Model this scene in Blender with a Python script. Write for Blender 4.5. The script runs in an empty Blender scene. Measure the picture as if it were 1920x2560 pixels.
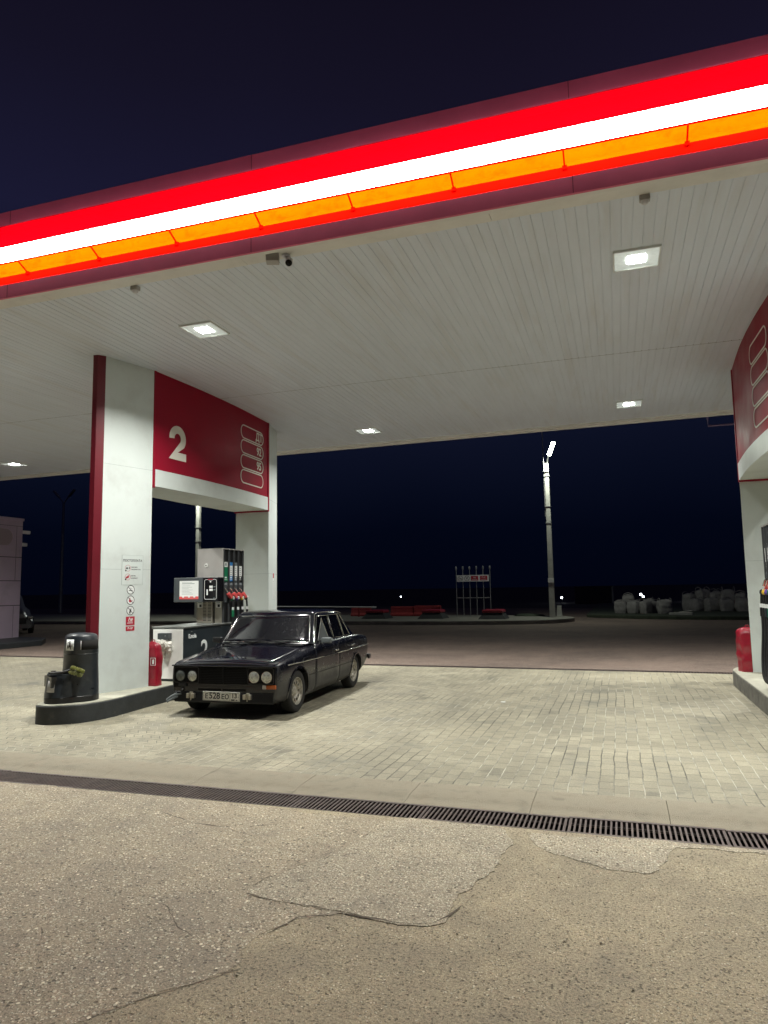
import bpy, bmesh, math, random
from mathutils import Vector, Matrix, noise

random.seed(7)
R = math.radians
scene = bpy.context.scene
C = scene.collection

# ------------------------------------------------------------------ camera
cam_d = bpy.data.cameras.new('camera')
cam = bpy.data.objects.new('camera', cam_d)
C.objects.link(cam)
F, YAW, PIT, ROL = 1758.5, -0.318358, 0.108597, -0.016594      # solved from the photograph's vanishing lines
cy, sy, cp, sp = math.cos(YAW), math.sin(YAW), math.cos(PIT), math.sin(PIT)
fw = Vector((sy * cp, cy * cp, sp))
rt = Vector((cy, -sy, 0))
up = rt.cross(fw)
r2 = rt * math.cos(ROL) + up * math.sin(ROL)
u2 = up * math.cos(ROL) - rt * math.sin(ROL)
cam.matrix_world = Matrix(((r2.x, u2.x, -fw.x, 0), (r2.y, u2.y, -fw.y, 0), (r2.z, u2.z, -fw.z, 1.61), (0, 0, 0, 1)))
cam_d.sensor_fit = 'VERTICAL'
cam_d.sensor_height = 24
cam_d.lens = 24 * F / 2560
cam_d.clip_start, cam_d.clip_end = 0.05, 2000
scene.camera = cam

# ------------------------------------------------------------------ night sky, exposure
world = bpy.data.worlds.new('World')
scene.world = world
world.use_nodes = True
wn, wl = world.node_tree.nodes, world.node_tree.links
wn.clear()
w_out = wn.new('ShaderNodeOutputWorld')
w_bg = wn.new('ShaderNodeBackground')
w_tc = wn.new('ShaderNodeTexCoord')
w_sep = wn.new('ShaderNodeSeparateXYZ')
w_ramp = wn.new('ShaderNodeValToRGB')
wl.new(w_tc.outputs['Generated'], w_sep.inputs[0])
w_add = wn.new('ShaderNodeMath'); w_add.operation = 'MULTIPLY_ADD'
w_noi = wn.new('ShaderNodeTexNoise'); w_noi.inputs['Scale'].default_value = 2.0
wl.new(w_tc.outputs['Generated'], w_noi.inputs['Vector'])
wl.new(w_noi.outputs['Fac'], w_add.inputs[0]); w_add.inputs[1].default_value = 0.10
wl.new(w_sep.outputs['Z'], w_add.inputs[2])
wl.new(w_add.outputs[0], w_ramp.inputs['Fac'])
el = w_ramp.color_ramp.elements
el[0].position = 0.0; el[0].color = (0.0005, 0.0009, 0.0042, 1)
el[1].position = 1.0; el[1].color = (0.004, 0.0035, 0.009, 1)
for p, c in ((0.12, (0.0008, 0.0018, 0.0068, 1)), (0.28, (0.0045, 0.0062, 0.018, 1)), (0.52, (0.0100, 0.0098, 0.031, 1)),
             (0.66, (0.0072, 0.0062, 0.017, 1)), (0.80, (0.0048, 0.0038, 0.0095, 1))):
    e = el.new(p); e.color = c
wl.new(w_ramp.outputs['Color'], w_bg.inputs['Color'])
w_bg.inputs['Strength'].default_value = 1.0
wl.new(w_bg.outputs[0], w_out.inputs['Surface'])

scene.view_settings.view_transform = 'Standard'
scene.view_settings.look = 'None'
scene.view_settings.exposure = 0.0
scene.view_settings.gamma = 1.0
scene.cycles.use_denoising = True
scene.cycles.max_bounces = 8
scene.cycles.sample_clamp_indirect = 6.0

LAMP_W = 186.0        # each canopy floodlight
STRIP_E = 30.0        # fascia light strip
POST_W = 190.0        # far street lamp

# ------------------------------------------------------------------ materials
def mat(name, col, rough=0.5, metal=0.0, spec=0.5, var=0.0, vscale=8.0, bump=0.0, bscale=60.0, coat=0.0,
        dirt=None, dscale=3.0, damt=0.5, emit=None, estr=0.0, rvar=0.0, dlo=0.5, dhi=0.75, stretch=None):
    m = bpy.data.materials.new(name); m.use_nodes = True
    nt = m.node_tree; n, l = nt.nodes, nt.links
    b = n['Principled BSDF']
    b.inputs['Base Color'].default_value = (*col, 1)
    b.inputs['Roughness'].default_value = rough
    b.inputs['Metallic'].default_value = metal
    b.inputs['Specular IOR Level'].default_value = spec
    if coat:
        b.inputs['Coat Weight'].default_value = coat
        b.inputs['Coat Roughness'].default_value = 0.06
    if emit:
        b.inputs['Emission Color'].default_value = (*emit, 1)
        b.inputs['Emission Strength'].default_value = estr
    if not (var or bump or dirt or rvar):
        return m
    tc = n.new('ShaderNodeTexCoord')
    vec = tc.outputs['Object']
    if stretch:
        mp = n.new('ShaderNodeMapping'); mp.inputs['Scale'].default_value = stretch
        l.new(vec, mp.inputs['Vector']); vec = mp.outputs['Vector']
    src = None
    if var or rvar:
        t = n.new('ShaderNodeTexNoise'); t.inputs['Scale'].default_value = vscale
        t.inputs['Detail'].default_value = 6; t.inputs['Roughness'].default_value = 0.6
        l.new(vec, t.inputs['Vector'])
        if var:
            r = n.new('ShaderNodeMapRange')
            r.inputs['From Min'].default_value = 0.25; r.inputs['From Max'].default_value = 0.75
            r.inputs['To Min'].default_value = 1 - var; r.inputs['To Max'].default_value = 1 + var
            l.new(t.outputs['Fac'], r.inputs['Value'])
            mx = n.new('ShaderNodeMix'); mx.data_type = 'RGBA'; mx.blend_type = 'MULTIPLY'
            mx.inputs[0].default_value = 1.0
            mx.inputs[6].default_value = (*col, 1)
            l.new(r.outputs[0], mx.inputs[7]); src = mx.outputs[2]
        if rvar:
            r = n.new('ShaderNodeMapRange')
            r.inputs['From Min'].default_value = 0.3; r.inputs['From Max'].default_value = 0.7
            r.inputs['To Min'].default_value = max(0.02, rough - rvar); r.inputs['To Max'].default_value = min(1, rough + rvar)
            l.new(t.outputs['Fac'], r.inputs['Value']); l.new(r.outputs[0], b.inputs['Roughness'])
    if dirt:
        t = n.new('ShaderNodeTexNoise'); t.inputs['Scale'].default_value = dscale
        t.inputs['Detail'].default_value = 8; t.inputs['Roughness'].default_value = 0.65
        l.new(vec, t.inputs['Vector'])
        r = n.new('ShaderNodeMapRange')
        r.inputs['From Min'].default_value = dlo; r.inputs['From Max'].default_value = dhi
        r.inputs['To Min'].default_value = 0; r.inputs['To Max'].default_value = damt
        l.new(t.outputs['Fac'], r.inputs['Value'])
        mx = n.new('ShaderNodeMix'); mx.data_type = 'RGBA'
        l.new(r.outputs[0], mx.inputs[0])
        if src: l.new(src, mx.inputs[6])
        else: mx.inputs[6].default_value = (*col, 1)
        mx.inputs[7].default_value = (*dirt, 1); src = mx.outputs[2]
    if src: l.new(src, b.inputs['Base Color'])
    if bump:
        t = n.new('ShaderNodeTexNoise'); t.inputs['Scale'].default_value = bscale; t.inputs['Detail'].default_value = 4
        l.new(vec, t.inputs['Vector'])
        bp = n.new('ShaderNodeBump'); bp.inputs['Strength'].default_value = bump; bp.inputs['Distance'].default_value = 0.01
        l.new(t.outputs['Fac'], bp.inputs['Height']); l.new(bp.outputs[0], b.inputs['Normal'])
    return m

def math_node(nt, op, a, b=None, c=None):
    x = nt.nodes.new('ShaderNodeMath'); x.operation = op
    for i, v in enumerate((a, b, c)):
        if v is None: continue
        if isinstance(v, (int, float)): x.inputs[i].default_value = v
        else: nt.links.new(v, x.inputs[i])
    return x.outputs[0]

def mix_node(nt, fac, a, b, blend='MIX'):
    x = nt.nodes.new('ShaderNodeMix'); x.data_type = 'RGBA'; x.blend_type = blend
    for i, v in ((0, fac), (6, a), (7, b)):
        if isinstance(v, (int, float)): x.inputs[i].default_value = v
        elif isinstance(v, tuple): x.inputs[i].default_value = (*v, 1)
        else: nt.links.new(v, x.inputs[i])
    return x.outputs[2]

def noise_node(nt, vec, scale, detail=4, rough=0.55, dim=None):
    x = nt.nodes.new('ShaderNodeTexNoise')
    x.inputs['Scale'].default_value = scale; x.inputs['Detail'].default_value = detail
    x.inputs['Roughness'].default_value = rough
    nt.links.new(vec, x.inputs['Vector'])
    return x.outputs['Fac']

def range_node(nt, v, a, b, c=0.0, d=1.0):
    x = nt.nodes.new('ShaderNodeMapRange')
    for i, k in zip((1, 2, 3, 4), (a, b, c, d)): x.inputs[i].default_value = k
    nt.links.new(v, x.inputs[0])
    return x.outputs[0]

def asphalt(name, base, dark, light, stones, sscale, bump=0.6, dust=0.5, rough=0.62):
    """worn asphalt: tone patches, dark pits, pale stones of two sizes showing through"""
    m = bpy.data.materials.new(name); m.use_nodes = True
    nt = m.node_tree; b = nt.nodes['Principled BSDF']
    tc = nt.nodes.new('ShaderNodeTexCoord'); v = tc.outputs['Object']
    big = noise_node(nt, v, 0.5, 6, 0.62)
    mid = noise_node(nt, v, 2.6, 8, 0.7)
    fine = noise_node(nt, v, 70, 3, 0.75)
    grit = noise_node(nt, v, 190, 2, 0.7)
    col = mix_node(nt, range_node(nt, big, 0.38, 0.62), dark, base)
    col = mix_node(nt, range_node(nt, mid, 0.48, 0.68, 0, dust), col, tuple(min(1, c * 1.30) for c in base))
    col = mix_node(nt, range_node(nt, mid, 0.44, 0.28, 0, 0.65), col, tuple(c * 0.60 for c in dark))
    col = mix_node(nt, 1.0, col, range_node(nt, fine, 0.28, 0.72, 0.50, 1.50), 'MULTIPLY')
    col = mix_node(nt, 1.0, col, range_node(nt, grit, 0.28, 0.72, 0.68, 1.32), 'MULTIPLY')
    hs = None
    for k, (sc, amt) in enumerate(((sscale, stones), (sscale * 1.9, stones * 1.1))):
        mp = nt.nodes.new('ShaderNodeMapping'); mp.inputs['Location'].default_value = (3.1 * k, 1.7 * k, 0); nt.links.new(v, mp.inputs['Vector'])
        vo = nt.nodes.new('ShaderNodeTexVoronoi'); vo.inputs['Scale'].default_value = sc
        nt.links.new(mp.outputs['Vector'], vo.inputs['Vector'])
        sep = nt.nodes.new('ShaderNodeSeparateColor'); nt.links.new(vo.outputs['Color'], sep.inputs[0])
        core = range_node(nt, vo.outputs['Distance'], 0.50, 0.36)
        thr = math_node(nt, 'SUBTRACT', 1.0 - amt, range_node(nt, mid, 0.35, 0.65, -0.12, 0.14))
        isl = math_node(nt, 'MULTIPLY', range_node(nt, math_node(nt, 'SUBTRACT', sep.outputs[0], thr), 0.0, 0.02), core)
        isd = math_node(nt, 'MULTIPLY', range_node(nt, sep.outputs[1], 0.84, 0.87), core)
        col = mix_node(nt, math_node(nt, 'MULTIPLY', isd, 0.7), col, tuple(c * 0.30 for c in dark))
        col = mix_node(nt, isl, col, mix_node(nt, sep.outputs[2], tuple(c * 0.62 for c in light), light))
        h1 = math_node(nt, 'SUBTRACT', isl, math_node(nt, 'MULTIPLY', isd, 0.8))
        hs = h1 if hs is None else math_node(nt, 'ADD', hs, math_node(nt, 'MULTIPLY', h1, 0.5))
    # sparse dark oil spots
    oil = noise_node(nt, v, 1.5, 3, 0.5)
    col = mix_node(nt, range_node(nt, oil, 0.68, 0.76, 0, 0.45), col, tuple(c * 0.35 for c in dark))
    nt.links.new(col, b.inputs['Base Color'])
    nt.links.new(range_node(nt, mid, 0.3, 0.7, rough - 0.1, min(1, rough + 0.2)), b.inputs['Roughness'])
    b.inputs['Specular IOR Level'].default_value = 0.45
    h = math_node(nt, 'ADD', math_node(nt, 'MULTIPLY', hs, 0.9), math_node(nt, 'MULTIPLY', fine, 1.1))
    h = math_node(nt, 'ADD', h, math_node(nt, 'MULTIPLY', mid, 0.9))
    bp = nt.nodes.new('ShaderNodeBump'); bp.inputs['Strength'].default_value = bump; bp.inputs['Distance'].default_value = 0.007
    nt.links.new(h, bp.inputs['Height']); nt.links.new(bp.outputs[0], b.inputs['Normal'])
    return m

def pavers(name):
    m = bpy.data.materials.new(name); m.use_nodes = True
    nt = m.node_tree; b = nt.nodes['Principled BSDF']; L = nt.links
    tc = nt.nodes.new('ShaderNodeTexCoord'); sep = nt.nodes.new('ShaderNodeSeparateXYZ')
    L.new(tc.outputs['Object'], sep.inputs[0])
    X, Y = sep.outputs[0], sep.outputs[1]
    wob = noise_node(nt, tc.outputs['Object'], 2.2, 3, 0.5)
    wob2 = noise_node(nt, tc.outputs['Object'], 13, 3, 0.5)
    # the paving left of the pump lane is laid in zigzag blocks
    zz = math_node(nt, 'PINGPONG', Y, 0.11)
    left = range_node(nt, X, -4.4, -4.8)
    X2 = math_node(nt, 'ADD', X, math_node(nt, 'MULTIPLY', math_node(nt, 'SUBTRACT', zz, 0.055), math_node(nt, 'MULTIPLY', left, 0.75)))
    X2 = math_node(nt, 'ADD', X2, math_node(nt, 'MULTIPLY', math_node(nt, 'SUBTRACT', wob, 0.5), 0.035))
    X2 = math_node(nt, 'ADD', X2, math_node(nt, 'MULTIPLY', math_node(nt, 'SUBTRACT', wob2, 0.5), 0.006))
    Y2 = math_node(nt, 'ADD', Y, math_node(nt, 'MULTIPLY', math_node(nt, 'SUBTRACT', wob2, 0.5), 0.012))
    # long joints run away from the camera
    fr = math_node(nt, 'ABSOLUTE', math_node(nt, 'SUBTRACT', math_node(nt, 'FRACT', math_node(nt, 'DIVIDE', X2, 0.115)), 0.5))
    longj = range_node(nt, fr, 0.5 - 0.052, 0.5 - 0.030)
    cmb = nt.nodes.new('ShaderNodeCombineXYZ'); L.new(Y2, cmb.inputs[0]); L.new(X2, cmb.inputs[1])
    br = nt.nodes.new('ShaderNodeTexBrick')
    br.inputs['Scale'].default_value = 1.0; br.inputs['Brick Width'].default_value = 0.205; br.inputs['Row Height'].default_value = 0.115
    br.inputs['Mortar Size'].default_value = 0.0048; br.inputs['Mortar Smooth'].default_value = 0.3
    br.inputs['Bias'].default_value = 0.0
    br.inputs['Color1'].default_value = (0.0, 0.0, 0.0, 1); br.inputs['Color2'].default_value = (1, 1, 1, 1)
    br.inputs['Mortar'].default_value = (0.5, 0.5, 0.5, 1)
    L.new(cmb.outputs[0], br.inputs['Vector'])
    v = tc.outputs['Object']
    big = noise_node(nt, v, 0.35, 4, 0.55); mid = noise_node(nt, v, 1.7, 6, 0.62); fine = noise_node(nt, v, 70, 4, 0.7)
    spk = noise_node(nt, v, 9, 6, 0.7)
    bw = nt.nodes.new('ShaderNodeSeparateColor'); L.new(br.outputs['Color'], bw.inputs[0])
    col = mix_node(nt, bw.outputs[0], (0.218, 0.200, 0.145), (0.288, 0.263, 0.190))
    col = mix_node(nt, range_node(nt, big, 0.40, 0.60, 0, 0.7), col, (0.315, 0.285, 0.205))
    col = mix_node(nt, range_node(nt, mid, 0.54, 0.72, 0, 0.6), col, (0.46, 0.425, 0.32))
    col = mix_node(nt, range_node(nt, mid, 0.46, 0.30, 0, 0.65), col, (0.120, 0.118, 0.092))
    col = mix_node(nt, range_node(nt, spk, 0.64, 0.72, 0, 0.7), col, (0.075, 0.072, 0.058))
    col = mix_node(nt, range_node(nt, noise_node(nt, v, 1.3, 4, 0.6), 0.62, 0.70, 0, 0.5), col, (0.075, 0.072, 0.058))
    for xc, amt in ((-5.55, 0.28), (-4.20, 0.30), (-2.25, 0.22), (-0.85, 0.26)):      # dirt left along the wheel paths
        band = range_node(nt, math_node(nt, 'ABSOLUTE', math_node(nt, 'SUBTRACT', math_node(nt, 'ADD', X, math_node(nt, 'MULTIPLY', mid, 0.25)), xc + 0.125)), 0.30, 0.08, 0, amt)
        col = mix_node(nt, math_node(nt, 'MULTIPLY', band, range_node(nt, spk, 0.30, 0.62, 0.35, 1.0)), col, (0.105, 0.098, 0.076))
    col = mix_node(nt, 1.0, col, range_node(nt, fine, 0.25, 0.75, 0.66, 1.34), 'MULTIPLY')
    # cross joints are open and dark, the long joints hold pale sand in places
    jn = noise_node(nt, v, 0.8, 4, 0.6)
    col = mix_node(nt, math_node(nt, 'MULTIPLY', br.outputs['Fac'], range_node(nt, noise_node(nt, v, 4, 4, 0.6), 0.34, 0.52, 0.35, 0.9)), col, (0.070, 0.066, 0.052))
    sand = mix_node(nt, range_node(nt, jn, 0.42, 0.54), (0.085, 0.080, 0.062), (0.54, 0.51, 0.415))
    col = mix_node(nt, math_node(nt, 'MULTIPLY', longj, range_node(nt, noise_node(nt, v, 3, 4, 0.6), 0.36, 0.54, 0.12, 0.8)), col, sand)
    L.new(col, b.inputs['Base Color'])
    L.new(range_node(nt, mid, 0.3, 0.7, 0.52, 0.82), b.inputs['Roughness'])
    b.inputs['Specular IOR Level'].default_value = 0.5
    h = math_node(nt, 'ADD', math_node(nt, 'MULTIPLY', br.outputs['Fac'], -1.0), math_node(nt, 'MULTIPLY', fine, 0.22))
    h = math_node(nt, 'ADD', h, math_node(nt, 'MULTIPLY', bw.outputs[0], 0.45))
    h = math_node(nt, 'ADD', h, math_node(nt, 'MULTIPLY', noise_node(nt, v, 6, 3, 0.5), 0.8))
    h = math_node(nt, 'SUBTRACT', h, math_node(nt, 'MULTIPLY', longj, 0.6))
    bp = nt.nodes.new('ShaderNodeBump'); bp.inputs['Strength'].default_value = 0.65; bp.inputs['Distance'].default_value = 0.008
    L.new(h, bp.inputs['Height']); L.new(bp.outputs[0], b.inputs['Normal'])
    return m

M = {}
M['pavers'] = pavers('paver_blocks')
M['asph_dust'] = asphalt('dusty_asphalt', (0.395, 0.336, 0.222), (0.292, 0.248, 0.165), (0.78, 0.71, 0.54), 0.05, 80, 1.0, 0.6)
M['asph_stone'] = asphalt('stony_asphalt', (0.375, 0.318, 0.222), (0.278, 0.236, 0.168), (0.88, 0.81, 0.63), 0.16, 50, 0.9, 0.45)
M['asph_patch'] = asphalt('patch_asphalt', (0.395, 0.342, 0.245), (0.325, 0.281, 0.203), (0.95, 0.89, 0.70), 0.22, 58, 1.0, 0.4)
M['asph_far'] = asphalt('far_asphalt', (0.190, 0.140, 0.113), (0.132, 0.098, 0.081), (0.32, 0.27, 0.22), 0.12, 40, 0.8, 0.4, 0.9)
M['grit'] = mat('loose_stone', (0.40, 0.35, 0.27), 0.9, var=0.5, vscale=8)
M['crack'] = mat('crack_dirt', (0.115, 0.095, 0.070), 0.95, var=0.5, vscale=30, bump=0.6, bscale=90)
M['kerbstone'] = mat('kerb_concrete', (0.30, 0.268, 0.20), 0.85, var=0.35, vscale=5, bump=0.9, bscale=140, dirt=(0.15, 0.125, 0.088), dscale=5, damt=0.8, dlo=0.46)
M['islandtop'] = mat('island_concrete', (0.44, 0.43, 0.35), 0.8, var=0.22, vscale=5, bump=0.35, bscale=90, dirt=(0.17, 0.16, 0.13), dscale=5, damt=0.7)
M['kerbdark'] = mat('dark_kerb_paint', (0.030, 0.034, 0.037), 0.55, var=0.35, vscale=6, bump=0.25, bscale=40, dirt=(0.11, 0.105, 0.09), dscale=7, damt=0.55, dlo=0.58)
M['kerbgrey'] = mat('grey_kerb_concrete', (0.145, 0.14, 0.12), 0.8, var=0.4, vscale=7, bump=0.5, bscale=60, dirt=(0.04, 0.04, 0.038), dscale=9, damt=0.8)
M['iron'] = mat('cast_iron', (0.105, 0.082, 0.076), 0.55, 0.55, var=0.35, vscale=9, bump=0.3, bscale=150, dirt=(0.16, 0.12, 0.09), dscale=8, damt=0.5)
M['channel'] = mat('drain_dark', (0.008, 0.007, 0.006), 0.9)
M['ceil'] = mat('ceiling_white_metal', (0.665, 0.715, 0.80), 0.36, 0.0, 0.5, var=0.05, vscale=1.5, dirt=(0.50, 0.47, 0.42), dscale=0.8, damt=0.35, stretch=(6, 0.6, 1))
M['ceilgap'] = mat('ceiling_gap', (0.13, 0.125, 0.12), 0.8)
M['trim'] = mat('canopy_trim', (0.70, 0.69, 0.66), 0.45, var=0.06, vscale=2, dirt=(0.42, 0.40, 0.38), dscale=2.5, damt=0.35)
M['fascia_red'] = mat('fascia_red', (0.21, 0.0003, 0.0024), 1.0, spec=0.0, var=0.06, vscale=2.5, dirt=(0.13, 0.0002, 0.0018), dscale=3, damt=0.4)
M['fascia_lit_red'] = mat('fascia_lit_red', (0.50, 0.046, 0.0001), 1.0, spec=0.0, var=0.08, vscale=2.5, dirt=(0.36, 0.012, 0.0002), dscale=6, damt=0.6)  # red fascia paint tinted orange: the strip's glow put into the colour
M['fascia_low'] = mat('fascia_red_lower', (0.48, 0.0022, 0.0006), 1.0, spec=0.0, var=0.06, vscale=2.5, dirt=(0.30, 0.002, 0.0003), dscale=7, damt=0.5)
M['fascia_lip'] = mat('fascia_lip_red', (0.62, 0.105, 0.20), 0.45, var=0.10, vscale=2)
M['strip'] = mat('light_strip_diffuser', (0.9, 0.9, 0.9), 0.5, emit=(1.0, 0.93, 0.86), estr=STRIP_E)
M['led'] = mat('led_chip', (0.9, 0.9, 0.9), 0.4, emit=(0.93, 1.0, 0.93), estr=60)
M['led_street'] = mat('street_led', (0.9, 0.9, 0.9), 0.4, emit=(0.92, 1.0, 0.86), estr=45)
M['farlight'] = mat('far_lamp', (0.9, 0.9, 0.9), 0.4, emit=(0.85, 0.93, 1.0), estr=25)
M['fixglass'] = mat('lamp_glass', (0.62, 0.65, 0.62), 0.22, 0.0, 0.6, var=0.12, vscale=20, emit=(0.9, 1.0, 0.95), estr=0.30)
M['fixframe'] = mat('lamp_frame', (0.74, 0.76, 0.74), 0.3, 0.2)
M['white'] = mat('white_cladding', (0.60, 0.650, 0.632), 0.34, var=0.06, vscale=1.2, dirt=(0.42, 0.43, 0.41), dscale=1.6, damt=0.5, bump=0.02, bscale=3)
M['whiteplain'] = mat('white_plastic', (0.80, 0.80, 0.77), 0.4, var=0.05, vscale=6)
M['red'] = mat('sign_red', (0.265, 0.009, 0.026), 0.40, var=0.06, vscale=2, spec=0.10, rvar=0.08)
M['rednose'] = mat('column_red', (0.135, 0.007, 0.016), 0.38, var=0.10, vscale=3)
M['signwhite'] = mat('sign_lettering', (0.72, 0.69, 0.62), 0.5)
M['black'] = mat('black_plastic', (0.012, 0.012, 0.013), 0.42, var=0.3, vscale=20)
M['blackgloss'] = mat('black_gloss', (0.010, 0.010, 0.012), 0.15)
M['rubber'] = mat('hose_rubber', (0.010, 0.010, 0.011), 0.55, var=0.3, vscale=30)
M['steel'] = mat('brushed_steel', (0.58, 0.56, 0.54), 0.36, 0.45, var=0.08, vscale=4, rvar=0.06, bump=0.05, bscale=2.2)
M['steeldull'] = mat('dull_steel', (0.42, 0.39, 0.33), 0.42, 0.85, var=0.15, vscale=6)
M['lid'] = mat('pump_lid', (0.20, 0.21, 0.20), 0.4, 0.4, var=0.2, vscale=8)
M['navy'] = mat('pump_dark_panel', (0.020, 0.028, 0.034), 0.38, var=0.2, vscale=5, dirt=(0.05, 0.055, 0.055), dscale=6, damt=0.3)
M['dispgrey'] = mat('display_housing', (0.065, 0.075, 0.082), 0.4, var=0.1, vscale=5)
M['paper'] = mat('paper_white', (0.78, 0.80, 0.79), 0.7)
M['tissue'] = mat('tissue_paper', (0.82, 0.80, 0.73), 0.9, var=0.12, vscale=14, bump=0.5, bscale=40)
M['textgrey'] = mat('print_grey', (0.25, 0.30, 0.30), 0.8)
M['printblack'] = mat('print_black', (0.018, 0.016, 0.018), 0.7)
M['printred'] = mat('print_red', (0.42, 0.012, 0.035), 0.6)
M['pinkred'] = mat('nozzle_red', (0.80, 0.10, 0.10), 0.45)
M['chrome'] = mat('chrome', (0.72, 0.72, 0.70), 0.16, 1.0, rvar=0.1, vscale=20)
M['green'] = mat('fuel_green', (0.006, 0.19, 0.085), 0.4)
M['blue'] = mat('fuel_blue', (0.045, 0.22, 0.55), 0.4)
M['finedge'] = mat('bay_fin_grey', (0.055, 0.058, 0.062), 0.4)
M['greyad'] = mat('fuel_grey', (0.16, 0.18, 0.19), 0.4)
M['yellow'] = mat('nozzle_yellow', (0.80, 0.55, 0.04), 0.45)
M['purple'] = mat('nozzle_purple', (0.12, 0.06, 0.35), 0.45)
M['binplastic'] = mat('bin_plastic', (0.020, 0.025, 0.031), 0.36, var=0.25, vscale=6, bump=0.05, bscale=50, dirt=(0.09, 0.09, 0.085), dscale=9, damt=0.4, rvar=0.1)
M['brush'] = mat('brush_bristles', (0.52, 0.54, 0.25), 0.8, var=0.45, vscale=40)
M['redcloth'] = mat('red_cover', (0.29, 0.008, 0.024), 0.34, var=0.2, vscale=7, bump=0.9, bscale=13, coat=0.35)
M['carpaint'] = mat('dark_car_paint', (0.0040, 0.0046, 0.0105), 0.13, 0.0, 0.5, var=0.4, vscale=5, rvar=0.08, coat=0.6, dirt=(0.022, 0.021, 0.021), dscale=4.5, damt=0.30, dlo=0.56, bump=0.03, bscale=4)
def dusty_side():
    """the same paint with road dust that lies thickest along the sills"""
    m = mat('dusty_car_side', (0.0055, 0.0062, 0.011), 0.26, 0.0, 0.5, coat=0.35)
    nt = m.node_tree; b = nt.nodes['Principled BSDF']
    tc = nt.nodes.new('ShaderNodeTexCoord'); sep = nt.nodes.new('ShaderNodeSeparateXYZ'); nt.links.new(tc.outputs['Object'], sep.inputs[0])
    n1 = noise_node(nt, tc.outputs['Object'], 5, 6, 0.65); n2 = noise_node(nt, tc.outputs['Object'], 40, 4, 0.6)
    h = math_node(nt, 'ADD', sep.outputs[2], math_node(nt, 'MULTIPLY', math_node(nt, 'SUBTRACT', n1, 0.5), 0.35))
    low = range_node(nt, h, 0.52, 0.30, 0.0, 0.75)
    thin = range_node(nt, n1, 0.45, 0.75, 0.0, 0.22)
    f = math_node(nt, 'MULTIPLY', math_node(nt, 'MAXIMUM', low, thin), range_node(nt, n2, 0.3, 0.7, 0.65, 1.0))
    ax = math_node(nt, 'ABSOLUTE', sep.outputs[0]); f = math_node(nt, 'MULTIPLY', f, range_node(nt, ax, 0.70, 0.765, 0.12, 1.0))
    nt.links.new(mix_node(nt, f, (0.0055, 0.0062, 0.011), (0.060, 0.058, 0.054)), b.inputs['Base Color'])
    nt.links.new(range_node(nt, f, 0.0, 0.6, 0.2, 0.65), b.inputs['Roughness'])
    nt.links.new(range_node(nt, f, 0.0, 0.5, 0.4, 0.0), b.inputs['Coat Weight'])
    return m
M['carside'] = dusty_side()
M['glass'] = mat('tinted_glass', (0.006, 0.006, 0.009), 0.07, 0.0, 0.6, dirt=(0.085, 0.085, 0.098), dscale=26, damt=0.5, dlo=0.57, dhi=0.75, rvar=0.05, vscale=40)
M['sideglass'] = mat('side_glass', (0.004, 0.004, 0.005), 0.08, 0.0, 0.5)
M['ventglass'] = mat('vent_glass', (0.10, 0.11, 0.11), 0.15, 0.0, 0.8)
M['tyre'] = mat('tyre_rubber', (0.012, 0.012, 0.012), 0.75, var=0.4, vscale=20, bump=0.25, bscale=60)
M['rim'] = mat('worn_rim', (0.36, 0.34, 0.29), 0.5, 0.35, var=0.3, vscale=25, dirt=(0.09, 0.065, 0.04), dscale=18, damt=0.85, dlo=0.45)
M['lamp'] = mat('headlamp_glass', (0.42, 0.43, 0.39), 0.08, 0.5, 0.9, var=0.55, vscale=38, bump=0.9, bscale=30)
M['lampdull'] = mat('dull_headlamp', (0.10, 0.11, 0.10), 0.2, 0.3, 0.8, var=0.35, vscale=30, bump=0.3, bscale=35)
M['amber'] = mat('amber_lens', (0.36, 0.085, 0.018), 0.25, var=0.2, vscale=60)
M['clearlens'] = mat('clear_lens', (0.42, 0.40, 0.36), 0.2, var=0.2, vscale=50)
M['redlens'] = mat('red_lens', (0.30, 0.01, 0.01), 0.2)
M['grille'] = mat('grille_black', (0.005, 0.005, 0.006), 0.6, spec=0.2)
M['plate'] = mat('plate_white', (0.62, 0.61, 0.55), 0.5, dirt=(0.3, 0.28, 0.22), dscale=16, damt=0.5)
M['greyplastic'] = mat('mirror_grey', (0.10, 0.115, 0.12), 0.45, var=0.15, vscale=20)
M['camwhite'] = mat('camera_white', (0.62, 0.62, 0.66), 0.4)
M['boxgrey'] = mat('junction_grey', (0.38, 0.37, 0.36), 0.5, var=0.1, vscale=10)
M['lilac'] = mat('lilac_panels', (0.58, 0.47, 0.58), 0.5, var=0.06, vscale=1.5, dirt=(0.25, 0.21, 0.23), dscale=1.2, damt=0.4)
M['lilacdark'] = mat('panel_joint', (0.05, 0.04, 0.05), 0.8)
M['concrete'] = mat('pole_concrete', (0.46, 0.45, 0.41), 0.85, var=0.2, vscale=5, bump=0.3, bscale=50)
M['polegrey'] = mat('galvanised', (0.33, 0.33, 0.33), 0.45, 0.6, var=0.2, vscale=6)
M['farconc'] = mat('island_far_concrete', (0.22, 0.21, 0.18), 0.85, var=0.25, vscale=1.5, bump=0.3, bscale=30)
M['boardwhite'] = mat('board_white', (0.80, 0.79, 0.80), 0.6)
M['hatch'] = mat('hatch_dark', (0.04, 0.042, 0.042), 0.7, var=0.2, vscale=8)
M['hatchred'] = mat('hatch_red', (0.30, 0.02, 0.035), 0.4, var=0.15, vscale=6)
M['barrier'] = mat('barrier_red', (0.33, 0.035, 0.035), 0.6, var=0.25, vscale=6)
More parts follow.
